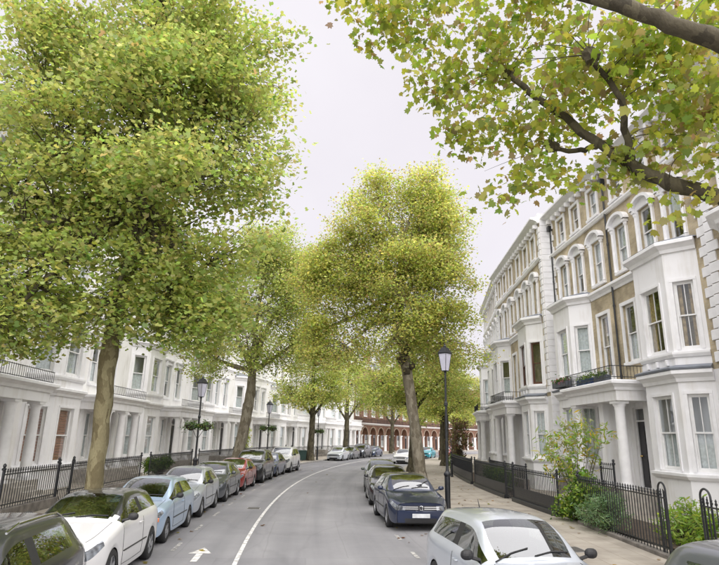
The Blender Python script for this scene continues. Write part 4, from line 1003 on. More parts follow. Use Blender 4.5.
HATCH = {}
GOLF = dict(L=4.25, W=1.80, H=1.47, nose=.77, cowl=1.0, belt=.96, fo=.85, wb=2.6, wr=.32, cowld=1.30, rfd=2.0, bd=2.48, red=3.85, taild=4.12)
DS3 = dict(L=3.95, W=1.72, H=1.47, nose=.80, cowl=1.02, belt=.98, fo=.80, wb=2.46, wr=.32, cowld=1.22, rfd=1.92, bd=2.45, red=3.6, taild=3.82, blackmirror=1)
POLO = dict(L=4.0, W=1.70, H=1.49, nose=.72, cowl=.98, belt=.94, fo=.78, wb=2.5, wr=.30, cowld=1.1, rfd=1.82, bd=2.3, red=3.6, taild=3.86, blackmirror=1)
PALE = dict(L=4.1, W=1.70, H=1.45, nose=.76, cowl=.95, belt=.93, fo=.78, wb=2.5, wr=.29, cowld=1.22, rfd=1.98, bd=2.4, red=3.6, taild=3.95, blackmirror=1)
ESTATE = dict(L=4.5, W=1.77, H=1.50, nose=.75, cowl=.98, belt=.95, fo=.86, wb=2.65, wr=.32, cowld=1.3, rfd=2.05, bd=2.5, red=4.15, taild=4.38, roofdrop=.05)
SUV = dict(L=4.6, W=1.88, H=1.78, nose=.98, cowl=1.18, belt=1.14, fo=.86, wb=2.7, wr=.37, cowld=1.3, rfd=1.95, bd=2.5, red=4.2, taild=4.45, tail=1.15, roofdrop=.03, tumble=.76, cladding=1, blackmirror=1)
SAL = dict(L=4.35, W=1.76, H=1.46, nose=.72, cowl=.97, belt=.94, fo=.84, wb=2.6, wr=.31, cowld=1.28, rfd=2.05, bd=2.45, red=3.7, taild=4.15)
CO_R, CO_L = KR - 1.02, KL + 1.02
def park(name, label, y, side, colour, key, over, cat='car', turn=0, doff=0, flip=False, **kw):
    q, a = car_at(y, (CO_R if side > 0 else CO_L) + doff, turn, flip); return make_car(name, label, cat, q, a, colour, key=key, over=over, **kw)
# lamp post side
park('parked_car', 'silver hatchback with a grey blue windscreen, parked ahead of the navy hatchback', 9.3, 1, P_SILVER, 'polo', POLO, turn=1.5, doff=-.62, antenna=True)
park('parked_car', 'navy hatchback with pale number plate parked beside the lamp post', 19.6, 1, P_NAVY, 'golf', GOLF, turn=2, doff=-.27, emblem='vw')
park('parked_car', 'black hatchback parked between the navy hatchback and the rail topped estate', 25.2, 1, P_BLACK, 'golf', GOLF, doff=-.3)
park('parked_car', 'dark green grey estate with roof rails by the big plane trunk', 30.6, 1, P_DGREEN, 'estate', ESTATE, rails=True, doff=-.3)
park('parked_car', 'mid grey tall car parked by the short hooped railings', 4.05, 1, P_MID, 'suv', SUV, doff=.15)
park('parked_car', 'white car parked beyond the big plane trunk', 62.5, 1, P_WHITE, 'sal', SAL, detail=0)
park('parked_car', 'bright teal car at the far bend', 79, 1, P_TEAL, 'golf', GOLF, detail=0)
park('parked_car', 'red car parked furthest round the bend', 91, 1, P_RED, 'golf', GOLF, detail=0)
# white terrace side
park('parked_car', 'dark grey estate with silver roof rails parked next to the black roofed white hatchback', 7.0, -1, P_GUN, 'estate', ESTATE, doff=-.05, rails=True)
park('parked_car', 'white hatchback with a black roof and chevron badge', 11.75, -1, P_WHITE, 'ds3', DS3, roofcol=P_BLACK, emblem='chevron', turn=-2)
park('parked_car', 'pale blue hatchback with orange indicator lights', 16.2, -1, P_LBLUE, 'pale', PALE, amber=True, turn=-1)
park('parked_car', 'light silver hatchback between the pale blue and dark grey hatchbacks', 20.7, -1, P_LSIL, 'polo', POLO)
park('parked_car', 'dark grey hatchback ahead of the red car', 25.2, -1, P_GREY, 'golf', GOLF)
park('parked_car', 'dark red car under the white terrace street trees', 29.9, -1, P_RED, 'pale', PALE)
park('parked_car', 'black tall off road car behind the dark red car', 34.9, -1, P_BLACK, 'suv', SUV)
park('parked_car', 'dark blue small car squeezed between two tall off road cars', 39.7, -1, P_BLUE, 'polo', POLO, detail=0)
park('parked_car', 'white tall off road car beside the slender dark plane', 44.5, -1, P_WHITE, 'suv', SUV)
park('parked_car', 'silver car parked before the red brick arcade', 66.5, -1, P_SILVER, 'sal', SAL, detail=0)
park('parked_car', 'grey car parked behind the silver car at the arcade', 71.5, -1, P_GREY, 'pale', PALE, detail=0)
park('parked_car', 'black tall car parked at the arcade behind the grey car', 76.6, -1, P_BLACK, 'suv', SUV, detail=0)
park('parked_car', 'dark blue car furthest along the arcade', 82, -1, P_BLUE, 'sal', SAL, detail=0)

# ---------------------------------------------------------------- railings, gates
def fence(name, label, pts, h=1.45, plinth=.25, spacing=.13, rz_hoop=(), stuff=False, panel=0, mat=IRON, pw=.22):
    """pts: ground points of the run; bars stand on a low coping"""
    o = Vector(pts[0]); root = empty(name, o); tag(root, label, 'railings')
    pl = MB(); P = [Vector(p) - o for p in pts]
    prof = [(-pw / 2, -.12), (pw / 2, -.12), (pw / 2, plinth - .02), (pw / 2 - .02, plinth), (-pw / 2 + .02, plinth), (-pw / 2, plinth - .02)]
    if plinth > 0: moulding(pl, [(p.x, p.y) for p in P], prof); pl.build('plinth', PLINTH if not panel else IRON, root)
    top = h * .88
    for z in (plinth + .1, top):
        rl = MB(); rl.tube([(p.x, p.y, z) for p in P], .018, 6); rl.build('rail', mat, root)
    if panel:
        pn = MB(); moulding(pn, [(p.x, p.y) for p in P], [(-.012, plinth), (.012, plinth), (.012, plinth + panel), (-.012, plinth + panel)]); pn.build('panel', mat, root)
    me = bar_mesh(h - plinth + .01); k = 0; far = MB()
    for i in range(len(P) - 1):
        a, b = P[i], P[i + 1]; n = max(1, int((b - a).length / spacing))
        for j in range(n):
            q = a.lerp(b, (j + .5) / n)
            if stuff:
                nv = len(me.vertices); far.add([(v.co.x + q.x, v.co.y + q.y, v.co.z + plinth - .01) for v in me.vertices], [tuple(p.vertices) for p in me.polygons])
            else: link('bar', me, mat, root, (q.x, q.y, plinth - .01))
    if stuff: tag(far.build('bar_row', mat, root), kind='stuff')
    pm = post_mesh(h)
    hp = [i % len(P) for i, _ in rz_hoop]
    for p in [P[i] for i in (0, len(P) - 1) if i not in hp]: link('post', pm, mat, root, (p.x, p.y, 0))
    for (i, w) in rz_hoop:
        p = P[i]; d = (P[1] - P[0]).normalized() * w; hm = MB(); c = p + d / 2; r = abs(w) / 2; n = 12; dn = d.normalized()
        arc = [c - dn * r * math.cos(math.pi * t / n) + Vector((0, 0, h + .0 + r * math.sin(math.pi * t / n))) for t in range(n + 1)]
        hm.tube([p + Vector((0, 0, plinth))] + arc + [p + d + Vector((0, 0, plinth))], .022, 7); hm.build('hoop', mat, root)
        for f in (.33, .66): hb = MB(); q = p + d * f; hb.tube([q + Vector((0, 0, plinth)), q + Vector((0, 0, h + .02))], .011, 6); hb.build('bar', mat, root)
    return root
PMC = {}
def post_mesh(h):
    if round(h, 2) not in PMC:
        m = MB(); m.lathe([(.035, 0), (.035, h * .96), (.06, h * .97), (.065, h), (.03, h + .03), (.05, h + .07), (.045, h + .11), (0, h + .15)], 8); PMC[round(h, 2)] = m.mesh('post')
    return PMC[round(h, 2)]
def run(y0, y1, off, n=6, z=PZ): return [PT(S_at(y0 + (y1 - y0) * i / n, off), off, z) for i in range(n + 1)]

fence('railings', 'black iron railings with a hooped end beside the grey green bushes', [Vector((7.05, 13.5, PZ)).lerp(PT(S_at(18.9, FR), FR, PZ), i / 6) for i in range(7)], 1.45, .1, .135, rz_hoop=((0, .32),))
fence('railings', 'black railings with a solid lower panel next to the narrow gate', run(20.4, 25.2, FR - .05), 1.4, .16, .14, panel=.45)
fence('railings', 'black railings with a solid lower panel beyond the narrow gate', run(26.3, 33, FR - .05), 1.4, .16, .14, panel=.45)
fence('railings', 'black railings furthest along the brick terrace, before the hedge', run(33.9, 46, FR - .05, 8), 1.4, .16, .14, panel=.45, stuff=True)
fence('railings', 'short black railings with a hooped end near the mid grey tall car', [Vector((7.05, 9.0, PZ)), Vector((7.0, 10.5, PZ)), Vector((7.02, 12.1, PZ))], 1.45, .2, .135, rz_hoop=((-1, -.32),))
# second line of railings by the house fronts
fence('area_railings', 'thin railings on a low white wall in front of the brown sashed bay', run(29.2, 38, WR - 2.3), 1.25, .62, .14, pw=.3)
fence('area_railings', 'thin railings beside the porch steps of the drape window house', [PT(S_at(21.2, WR - 1.7), WR - 1.7, PZ), PT(S_at(22.2, WR - 1.7), WR - 1.7, PZ)], 1.75, .9, .13)
fence('area_railings', 'thin railings beside the porch steps of the blue planter house', [PT(S_at(25.0, WR - 1.7), WR - 1.7, PZ), PT(S_at(26.3, WR - 1.7), WR - 1.7, PZ)], 1.75, .9, .13)
# white terrace side
LF = [(10.5, 16.0, 'black spiked railings beside the dark estate car'), (16.9, 20.5, 'black spiked railings on a brick plinth before the brown blind bay'), (21.6, 28.9, 'black spiked railings behind the mossy plane trunk'),
      (30.2, 37.2, 'black railings under the clipped hedge of the white terrace'), (38.6, 46.5, 'black railings behind the first basket lamp')]
for i, (a, b, lab) in enumerate(LF): fence('railings', lab, run(a, b, FL), 1.4, .3, .125, stuff=i > 3)
fence('railings', 'black railings far along the white terrace', run(48, 62, FL, 8), 1.4, .3, .16, stuff=True)
fence('railings', 'black railings before the red brick arcade', run(64, 96, FL, 14), 1.3, .3, .2, stuff=True)
def gate(label, y, off, w=.95, h=1.35):
    s = S_at(y, off); q = PT(s, off, PZ); hd = heading(s); root = empty('iron_gate', q, math.pi / 2 - hd); tag(root, label, 'gate')
    f = MB(); f.tube([(0, 0, .1), (w, 0, .1)], .02, 6); f.tube([(0, 0, .5), (w, 0, .5)], .016, 6); f.tube([(0, 0, h * .85), (w, 0, h * .85)], .02, 6); f.tube([(0, 0, .05), (0, 0, h)], .022, 6); f.tube([(w, 0, .05), (w, 0, h)], .022, 6)
    f.build('gate_frame', IRON, root)
    for i in range(1, 7): link('bar', bar_mesh(h - .1), IRON, root, (w * i / 7, 0, .1))
    for x in (-.12, w + .12): link('post', post_mesh(h + .1), IRON, root, (x, 0, 0))
    ho = MB(); n = 10; ho.tube([(w / 2 - .4 * math.cos(math.pi * t / n), 0, .5 - .35 * math.sin(math.pi * t / n)) for t in range(n + 1)], .012, 5); ho.build('gate_scroll', IRON, root)
gate('narrow black iron gate between panelled railings', 25.3, FR - .05)
gate('black iron gate between the spiked railings and mossy plane trunk', 20.55, FL)

# low planted edging and garden beds
def bed(label, y0, y1, off0, off1, z=PZ + .06):
    mb = strip('b', off0, off1, z, SOIL, S_at(y0, off0), S_at(y1, off0), 1.0); tag(mb.build('garden_bed', SOIL), label, 'garden bed', kind='structure')
bed('soil bed behind the hooped railings', 13.6, 24.6, FR + .14, FR + 2.2); bed('soil bed behind the panelled railings', 26.3, 45, FR + .14, FR + 1.6)

# ---------------------------------------------------------------- street lamps
def lamp(label, pos, h=5.9, basket=False, bz=3.0, bname=None):
    root = empty('street_lamp', pos); tag(root, label, 'street lamp')
    m = MB(); m.lathe([(.13, 0), (.13, .1), (.1, .16), (.095, .5), (.1, 1.2), (.125, 1.25), (.125, 1.3), (.06, 1.38), (.05, 1.5), (.045, h * .62), (.07, h * .625), (.07, h * .64), (.042, h * .65), (.036, h - 1.02), (.06, h - 1.0), (.03, h - .95)], 14); m.build('column', IRON, root, smooth=False)
    cr = MB(); n = 4
    ca = MB(); ca.lathe([(.12, h - .96), (.13, h - .93), (.03, h - .95)], 4); ca.build('lantern_base', IRON, root)
    gl = MB(); gl.lathe([(.13, h - .93), (.235, h - .3)], 4, cap=False); gl.build('lantern_glass', MATS.get('frosted_lantern_glass') or pmat('frosted_lantern_glass', (.62, .62, .74), .35, .06, 5), root)
    fr = MB()
    for k in range(4):
        a = math.pi / 2 * k; fr.tube([(.134 * math.cos(a), .134 * math.sin(a), h - .93), (.24 * math.cos(a), .24 * math.sin(a), h - .3)], .01, 5)
    fr.build('lantern_frame', IRON, root)
    hd = MB(); hd.lathe([(.26, h - .31), (.265, h - .26), (.24, h - .24)], 4); hd.lathe([(.24, h - .24), (.13, h - .07), (.09, h - .06)], 4); hd.lathe([(.05, h - .06), (.06, h - .02), (.02, h + .03), (.03, h + .06), (0, h + .1)], 8); hd.build('lantern_cap', IRON, root)
    if basket:
        ar = MB(); ar.tube([(-.42, 0, bz), (.42, 0, bz)], .018, 6)
        for sg in (-1, 1): ar.tube([(sg * .05, 0, bz - .45), (sg * .3, 0, bz)], .012, 5)
        ar.build('basket_arm', IRON, root)
    return root

def frond_leaves(pts, size, cols, template, jitter=.25, up=.3, seed=0):
    """numpy leaf cloud -> mesh arrays"""
    g = np.random.default_rng(seed); N = len(pts); T = np.array(template); k = len(T)
    nrm = g.normal(size=(N, 3)); nrm[:, 2] = np.abs(nrm[:, 2]) * (1 + up) + up; nrm /= np.linalg.norm(nrm, axis=1)[:, None]
    a = g.normal(size=(N, 3)); t = a - nrm * np.sum(a * nrm, 1)[:, None]; t /= np.linalg.norm(t, axis=1)[:, None]; b = np.cross(nrm, t)
    s = size * (1 + jitter * g.normal(size=N)).clip(.45, 1.7)
    co = pts[:, None, :] + (T[None, :, 0, None] * t[:, None, :] + T[None, :, 1, None] * b[:, None, :] + T[None, :, 2, None] * nrm[:, None, :]) * s[:, None, None]
    return co.reshape(-1, 3), k, np.repeat(cols, k, axis=0)
def leaf_obj(name, co, k, cols, parent=None, mat=None):
    me = bpy.data.meshes.new(name); N = len(co) // k
    me.vertices.add(N * k); me.vertices.foreach_set('co', co.astype(np.float32).ravel()); me.loops.add(N * k); me.loops.foreach_set('vertex_index', np.arange(N * k, dtype=np.int32))
    me.polygons.add(N); me.polygons.foreach_set('loop_start', np.arange(0, N * k, k, dtype=np.int32)); me.polygons.foreach_set('loop_total', np.full(N, k, dtype=np.int32))
    at = me.color_attributes.new('leaf_colour', 'FLOAT_COLOR', 'POINT'); at.data.foreach_set('color', np.concatenate([cols, np.ones((len(cols), 1))], 1).astype(np.float32).ravel())
    me.update(calc_edges=True); me.materials.append(mat or LEAF); o = bpy.data.objects.new(name, me); col.objects.link(o)
    if parent is not None: o.parent = parent
    return o
MAPLE = [(0, -.16, 0), (.24, -.30, -.05), (.30, -.12, -.02), (.52, -.04, -.14), (.40, .14, -.03), (.46, .40, -.13), (.24, .38, -.02), (.10, .62, -.06), (0, .74, -.13), (-.10, .62, -.06), (-.24, .38, -.02), (-.46, .40, -.13), (-.40, .14, -.03), (-.52, -.04, -.14), (-.30, -.12, -.02), (-.24, -.30, -.05)]
LOBE7 = [(0, -.3, 0), (.45, -.1, .05), (.22, .12, 0), (.3, .45, .04), (0, .65, .05), (-.3, .45, .04), (-.22, .12, 0), (-.45, -.1, .05)]
DIAM = [(0, -.45, 0), (.38, .0, .06), (0, .5, 0), (-.38, 0, .06)]
LANCE = [(0, -.5, 0), (.13, -.1, .02), (.1, .25, .0), (0, .6, -.05), (-.1, .25, 0), (-.13, -.1, .02)]
def leaf_cols(n, pal, g, cl=None, spread=.12):
    pal = np.array(pal); i = g.choice(len(pal), n, p=None) if cl is None else cl
    c = pal[i]; c = c * (1 + spread * g.normal(size=(n, 1))).clip(.6, 1.5) * (1 + .08 * g.normal(size=(n, 3))); return c.clip(.002, .75)

def basket(label, pos, n=420, seed=3):
    root = empty('hanging_basket', pos); tag(root, label, 'hanging basket', 'hanging baskets on the street lamps')
    m = MB(); m.lathe([(.05, -.22), (.22, -.12), (.3, .02), (.31, .05)], 12); m.build('bowl', pmat('basket_liner', (.05, .04, .03), .9, .3, 10), root, smooth=True)
    g = np.random.default_rng(seed); p = g.normal(size=(n, 3)) * [.19, .19, .1]; p[:, 2] += .07 - .5 * (p[:, 0] ** 2 + p[:, 1] ** 2)
    co, k, c = frond_leaves(p, .09, leaf_cols(n, [(.05, .12, .02), (.08, .17, .03), (.03, .07, .015), (.13, .2, .03)], g), DIAM, seed=seed); tag(leaf_obj('foliage', co, k, c, root), kind='stuff')
def lamp_pair(label, blabel, y, off, h, bz, seed):
    q = PT(S_at(y, off), off, PZ); l_ = lamp(label, q, h, True, bz); l_.rotation_euler = (0, 0, .2)
    for sg in (-1, 1): basket(blabel, q + Vector((sg * .34 * math.cos(.2), sg * .34 * math.sin(.2), bz + .08)), seed=seed + sg)
LP = PT(S_at(21.0, KR + .42), KR + .42, PZ); lp = lamp('black street lamp with frosted lantern beside the navy hatchback', (3.25, 20.9, PZ), 5.85)
lamp_pair('black basket lamp in front of the cream stucco house', 'trailing basket on the lamp before the cream stucco house', 27.8, KL - .45, 5.15, 2.75, 5)
lamp_pair('black basket lamp between the forked and slender planes', 'trailing basket on the lamp between forked and slender planes', 45.5, KL - .5, 5.1, 2.9, 9)
lamp_pair('black basket lamp near the red brick arcade', 'trailing basket on the lamp near the red brick arcade', 63.5, KL - .5, 5.6, 2.9, 15)

# ---------------------------------------------------------------- trees
LB = 2.2 * np.array([1.0, .985, 1.35])
AUT = LB * np.array([(.185, .215, .048), (.165, .205, .042), (.205, .225, .055), (.145, .185, .04), (.215, .225, .06), (.12, .155, .032), (.18, .21, .05), (.2, .225, .06), (.18, .2, .05)])
GRN = LB * np.array([(.17, .20, .046), (.15, .185, .04), (.195, .215, .055), (.11, .155, .034), (.195, .22, .06), (.165, .21, .058), (.175, .21, .05)])
YEL = LB * np.array([(.245, .26, .055), (.22, .245, .048), (.26, .27, .062), (.17, .21, .042), (.25, .26, .068), (.21, .25, .06), (.14, .175, .036), (.19, .17, .055)])
def bez(p0, p1, bend, n=7):
    p0, p1 = Vector(p0), Vector(p1); m = (p0 + p1) / 2 + Vector(bend); return [p0 * (1 - t) ** 2 + m * 2 * t * (1 - t) + p1 * t * t for t in [i / n for i in range(n + 1)]]
def plane_tree(label, pos, trunk, lobes, nleaf, leaf, template, pal, bark_, seed, clus=60, sig=.42, group='plane trees along the street', holes=(), limbr=.16, twigs=1.0, zsq=.5, rmin=.0):
    """trunk: list of (x,y,z,r) relative to pos; lobes: list of (cx,cy,cz,rx,ry,rz)"""
    g = np.random.default_rng(seed); rd = random.Random(seed); root = empty('plane_tree', pos); tag(root, label, 'tree', group)
    # trunk with burrs
    P = []; Rr = []
    for i in range(len(trunk) - 1):
        a, b = trunk[i], trunk[i + 1]; n = 6
        for t in range(n): f = t / n; P.append(tuple(a[k] + (b[k] - a[k]) * f for k in range(3))); Rr.append((a[3] + (b[3] - a[3]) * f) * (1 + .05 * rd.uniform(-1, 1)))
    P.append(trunk[-1][:3]); Rr.append(trunk[-1][3])
    mb = MB(); mb.tube(P, Rr, 16); vs = []
    for (x, y, z) in mb.v:
        k = .035 * math.sin(7 * x + 3 * z + seed) * math.sin(5 * y + 2.3 * z); f = .10 * max(0, 1 - z / .5)
        cx, cy = np.interp(z, [p[2] for p in trunk], [p[0] for p in trunk]), np.interp(z, [p[2] for p in trunk], [p[1] for p in trunk]); d = math.hypot(x - cx, y - cy) + 1e-6
        vs.append((x + (x - cx) / d * (k + f), y + (y - cy) / d * (k + f), z))
    mb.v = vs; mb.build('trunk', bark_, root, smooth=True)
    # limbs to every lobe
    nodes = []; lm = MB()
    tz = np.array([p[2] for p in trunk]); tx = np.array([p[0] for p in trunk]); ty = np.array([p[1] for p in trunk]); tr = np.array([p[3] for p in trunk])
    zf = trunk[-2][2]
    for (cx, cy, cz, rx, ry, rz) in [l[:6] for l in lobes]:
        z0 = min(max(zf * .9, cz - 3.2 - rd.random() * 1.5), trunk[-1][2]); z0 = max(z0, trunk[-3][2] if len(trunk) > 2 else 1)
        st = Vector((np.interp(z0, tz, tx), np.interp(z0, tz, ty), z0)); en = Vector((cx + rd.uniform(-.3, .3), cy + rd.uniform(-.3, .3), cz + rz * .25)); ln_ = (en - st).length
        pts = bez(st, en, (rd.uniform(-.25, .25) * ln_ * .3, rd.uniform(-.25, .25) * ln_ * .3, -.12 * ln_ if en.z - st.z < ln_ * .6 else 0), 8)
        r0 = min(np.interp(z0, tz, tr) * .75, limbr); lm.tube(pts, [r0 * (1 - .82 * i / 8) * (1.25 if i in (3, 6) else 1) for i in range(9)], 9)
        nodes += [(p, r0 * (1 - .82 * i / 8)) for i, p in enumerate(pts) if i > 1]
    nodes += [(Vector((a, b, c)), r) for a, b, c, r in trunk[-2:]]
    npos = np.array([tuple(n[0]) for n in nodes])
    # clusters
    big = []
    for l in lobes:
        dn = l[6] if len(l) > 6 else 1.0
        big.append((l[0], l[1], l[2], l[3] * .86, l[4] * .86, l[5] * .84, dn))
        for _ in range(5):
            d = Vector((rd.gauss(0, 1), rd.gauss(0, 1), rd.gauss(0, .9))).normalized(); f = rd.uniform(.26, .5); big.append((l[0] + d.x * l[3] * .85, l[1] + d.y * l[4] * .85, l[2] + d.z * l[5] * .85, l[3] * f, l[4] * f, l[5] * f * .8, dn * 1.25))
    lobes = big
    vol = np.array([(l[3] * l[4] * l[5]) ** .8 * l[6] for l in lobes]); nc = int(nleaf / clus); cnt = np.maximum(3, (vol / vol.sum() * nc)).astype(int)
    C = []
    for l, m_ in zip(lobes, cnt):
        d = g.normal(size=(m_, 3)); d /= np.linalg.norm(d, axis=1)[:, None]; r = (rmin + (1 - rmin) * g.random(m_)) ** .38
        C.append(np.array(l[:3]) + d * r[:, None] * np.array(l[3:6]))
    C = np.concatenate(C)
    for (hx, hy, hz, hr) in holes: C = C[np.linalg.norm(C - np.array([hx, hy, hz]), axis=1) > hr]
    # twigs
    pick = g.random(len(C)) < twigs
    for c in C[pick]:
        i = np.argmin(np.sum((npos - c) ** 2, 1)); p0, r0 = nodes[i]; L_ = (Vector(c) - p0).length
        if L_ < .25: continue
        lm.tube(bez(p0, c, (rd.uniform(-.2, .2) * L_, rd.uniform(-.2, .2) * L_, .15 * L_), 4), [min(r0 * .5, .012 + .012 * L_) * (1 - .7 * t / 4) for t in range(5)], 5, cap=False)
    tag(lm.build('limbs', BARKD if bark_ is not BARKG else BARKG, root, smooth=True), kind='stuff')
    idx = np.repeat(np.arange(len(C)), clus); N = len(idx)
    pts = C[idx] + g.normal(size=(N, 3)) * sig * [1, 1, zsq]
    cc = g.choice(len(pal), len(C)); mix = g.random(N) < .55; ci = np.where(mix, cc[idx], g.choice(len(pal), N))
    cols = leaf_cols(N, pal, g, ci) * np.repeat((1 + .14 * g.normal(size=(len(C), 1))).clip(.65, 1.4), clus, 0)
    co, k, cl = frond_leaves(pts, leaf, cols, template, seed=seed + 1, up=.45)
    tag(leaf_obj('crown', co, k, cl, root), kind='stuff')
    return root, C, nodes

T1 = PT(S_at(16.2, KL - .6), KL - .6, PZ)
plane_tree('tall mossy trunked plane tree behind the white hatchback', T1, [(.06, 0, -.1, .265), (.06, 0, .6, .245), (.03, 0, 2.5, .23), (-.1, .1, 4.6, .25), (-.05, .1, 5.4, .23), (.22, .2, 8, .26), (.3, .2, 11, .16), (.3, .2, 13, .1)],
    [(-3.4, -.5, 6.6, 2.6, 2.4, 1.9), (-1.2, -1.6, 6.3, 2.2, 2.0, 1.7), (2.3, .2, 6.9, 1.8, 2.2, 2.1), (1.6, -.8, 9.2, 2.4, 2.4, 2.2), (2.6, .4, 11.4, 2.5, 2.5, 2.4), (-1.6, -1.0, 9.4, 2.6, 2.4, 2.4), (-4.2, .2, 9.2, 2.2, 2.6, 2.4),
     (0, 0, 12.8, 3.0, 3.0, 2.6), (-3.2, 0, 12.6, 2.7, 2.7, 2.5), (2.4, .6, 14.2, 2.4, 2.4, 2.3), (0, 0, 16.2, 3.0, 3.0, 2.2), (-3, .5, 15.6, 2.4, 2.4, 2.0), (.2, 2.2, 8.0, 2.2, 2, 2), (-1.0, 2.4, 11, 2.6, 2, 2.4), (-5.6, -.8, 7.0, 1.8, 1.8, 1.4), (-3.2, -1.4, 4.9, 1.8, 1.5, .8), (-5.2, -1.0, 5.0, 1.6, 1.5, .8), (2.6, .6, 6.0, 1.6, 1.5, 1.0), (.2, -1.1, 5.7, 1.4, 1.0, .9, 1.1), (.9, -.9, 6.8, 1.6, 1.2, 1.2, 1.0), (-1.4, -2.2, 5.0, 1.4, 1.2, .7), (2.2, -.4, 5.4, 1.4, 1.3, .8), (-4.4, -2.6, 6.4, 1.6, 1.4, 1.2)],
    106000, .14, LOBE7, np.concatenate([GRN, AUT]), BARK, 21, clus=34, sig=.36, limbr=.2, holes=[(h_[0] * 3.2, h_[1] * 2.2, 9.5 + h_[2] * 3.2, .75 + .3 * abs(h_[3])) for h_ in np.random.default_rng(8).uniform(-1, 1, size=(9, 4))])
T2 = PT(S_at(38.6, KL - .55), KL - .55, PZ)
plane_tree('grey trunked plane with a low spreading fork behind the dark red car', T2, [(-.4, 0, -.1, .42), (-.3, 0, 1, .38), (0, 0, 3, .34), (.15, 0, 4.4, .37), (.25, .1, 5.2, .32), (.3, .1, 7.5, .24), (.3, .1, 10, .14)],
    [(-2.8, 0, 7.4, 2.3, 2.3, 1.7, .5), (2.2, -.4, 7.4, 2.0, 2.2, 1.6, .5), (-1.7, .3, 10, 2.5, 2.4, 2.3, .8), (1.9, 0, 10.3, 2.4, 2.4, 2.3), (.6, 0, 13.6, 2.9, 2.7, 2.7), (1.2, 0, 15.9, 2.2, 2.2, 1.7), (3.4, 0, 14.4, 1.7, 1.6, 1.6), (-2.4, 0, 12.8, 2.1, 2, 2.2), (.0, -1.4, 8.2, 1.9, 1.9, 1.8, .35), (2.9, 0, 12.6, 1.7, 1.6, 2.0), (3.6, 0, 9.0, 1.5, 1.6, 1.5)],
    58000, .15, DIAM, AUT, BARKG, 33, clus=40, sig=.44, limbr=.2)
T3 = PT(S_at(61.5, KL - .7), KL - .7, PZ)
plane_tree('slender dark trunked plane near the far white houses', T3, [(0, 0, -.1, .42), (0, 0, 1, .36), (.1, 0, 3.5, .32), (.1, 0, 5, .3), (.1, 0, 8, .2)],
    [(-2.2, 0, 6.8, 2.2, 2.2, 1.6), (2.3, 0, 7.0, 2.2, 2.2, 1.7), (0, 0, 9.5, 3.0, 3, 2.6), (0, 0, 12.5, 2.6, 2.6, 2.4), (0, -1.5, 6.6, 2, 2, 1.3)], 22000, .19, DIAM, np.concatenate([AUT, YEL]), BARKD, 41, clus=40, sig=.5)
TR = Vector((3.3, 31.2, PZ))
TRO = plane_tree('large bright yellow green plane with knobbly trunk on the lamp post side', TR, [(.2, 0, -.1, .40), (.12, 0, .8, .34), (-.15, 0, 3, .30), (-.5, 0, 5.5, .29), (-.75, 0, 7.0, .31), (-1.0, 0, 9.5, .26), (-.9, 0, 12, .18), (-.8, 0, 15, .1)],
    [(-3.9, 0, 7.0, 2.2, 2.2, 1.5, .6), (-1.5, -1, 7.3, 2.0, 2, 1.3, .5), (1.2, -.2, 7.4, 2.2, 2.2, 1.6, .7), (-4.9, .2, 10.5, 2.3, 2.4, 2.4, 1.1), (-2.4, 0, 10.8, 2.4, 2.5, 2.3, .85), (1.2, 0, 10.4, 2.3, 2.4, 2.4, 1.0), (-5.0, .2, 12.2, 1.5, 1.6, 1.3), (-4.0, .2, 13.4, 1.5, 1.6, 1.4), (-.6, -1.2, 9.2, 2.1, 1.6, 1.6, 1.0), (-.6, -.8, 12.4, 2.2, 1.8, 1.7, 1.0), (1.6, -.6, 8.8, 1.6, 1.5, 1.3, 1.0), (-2.9, 0, 14.2, 2.0, 2.4, 2.2), (.1, 0, 14.3, 2.5, 2.6, 2.5), (1.4, 0, 14.6, 1.5, 2, 2.3), (-2.2, 0, 16.6, 1.5, 1.6, 1.3), (.3, 0, 17.0, 1.7, 1.8, 1.3), (1.1, 0, 16.6, 1.3, 1.4, 1.2), (-5.6, .4, 8, 1.6, 1.6, 1.5), (-6.0, .4, 11.6, 1.3, 1.5, 1.2), (2.0, 0, 12.2, 1.1, 1.4, 1.4)],
    116000, .135, DIAM, YEL, BARKG, 55, clus=40, sig=.40, limbr=.19, holes=((-1.4, -1.5, 11.0, .6), (.4, -1.5, 13, .5)))
def burrs(root, spots):
    rd = random.Random(4)
    for (x, y, z, r) in spots:
        bm = bmesh.new(); bmesh.ops.create_icosphere(bm, subdivisions=2, radius=r); kb = MB()
        kb.add([(v.co * rd.uniform(.7, 1.25) + Vector((x, y, z))) for v in bm.verts], [tuple(v.index for v in f.verts) for f in bm.faces]); bm.free(); kb.build('burr', BARKD, root, smooth=True)
burrs(TRO[0], [(-.62, -.33, 6.0, .2), (-.9, -.3, 6.6, .26), (-.6, -.36, 7.1, .3), (-.95, -.25, 7.6, .22), (-.75, -.3, 8.3, .2), (-.3, -.3, 6.3, .2)])
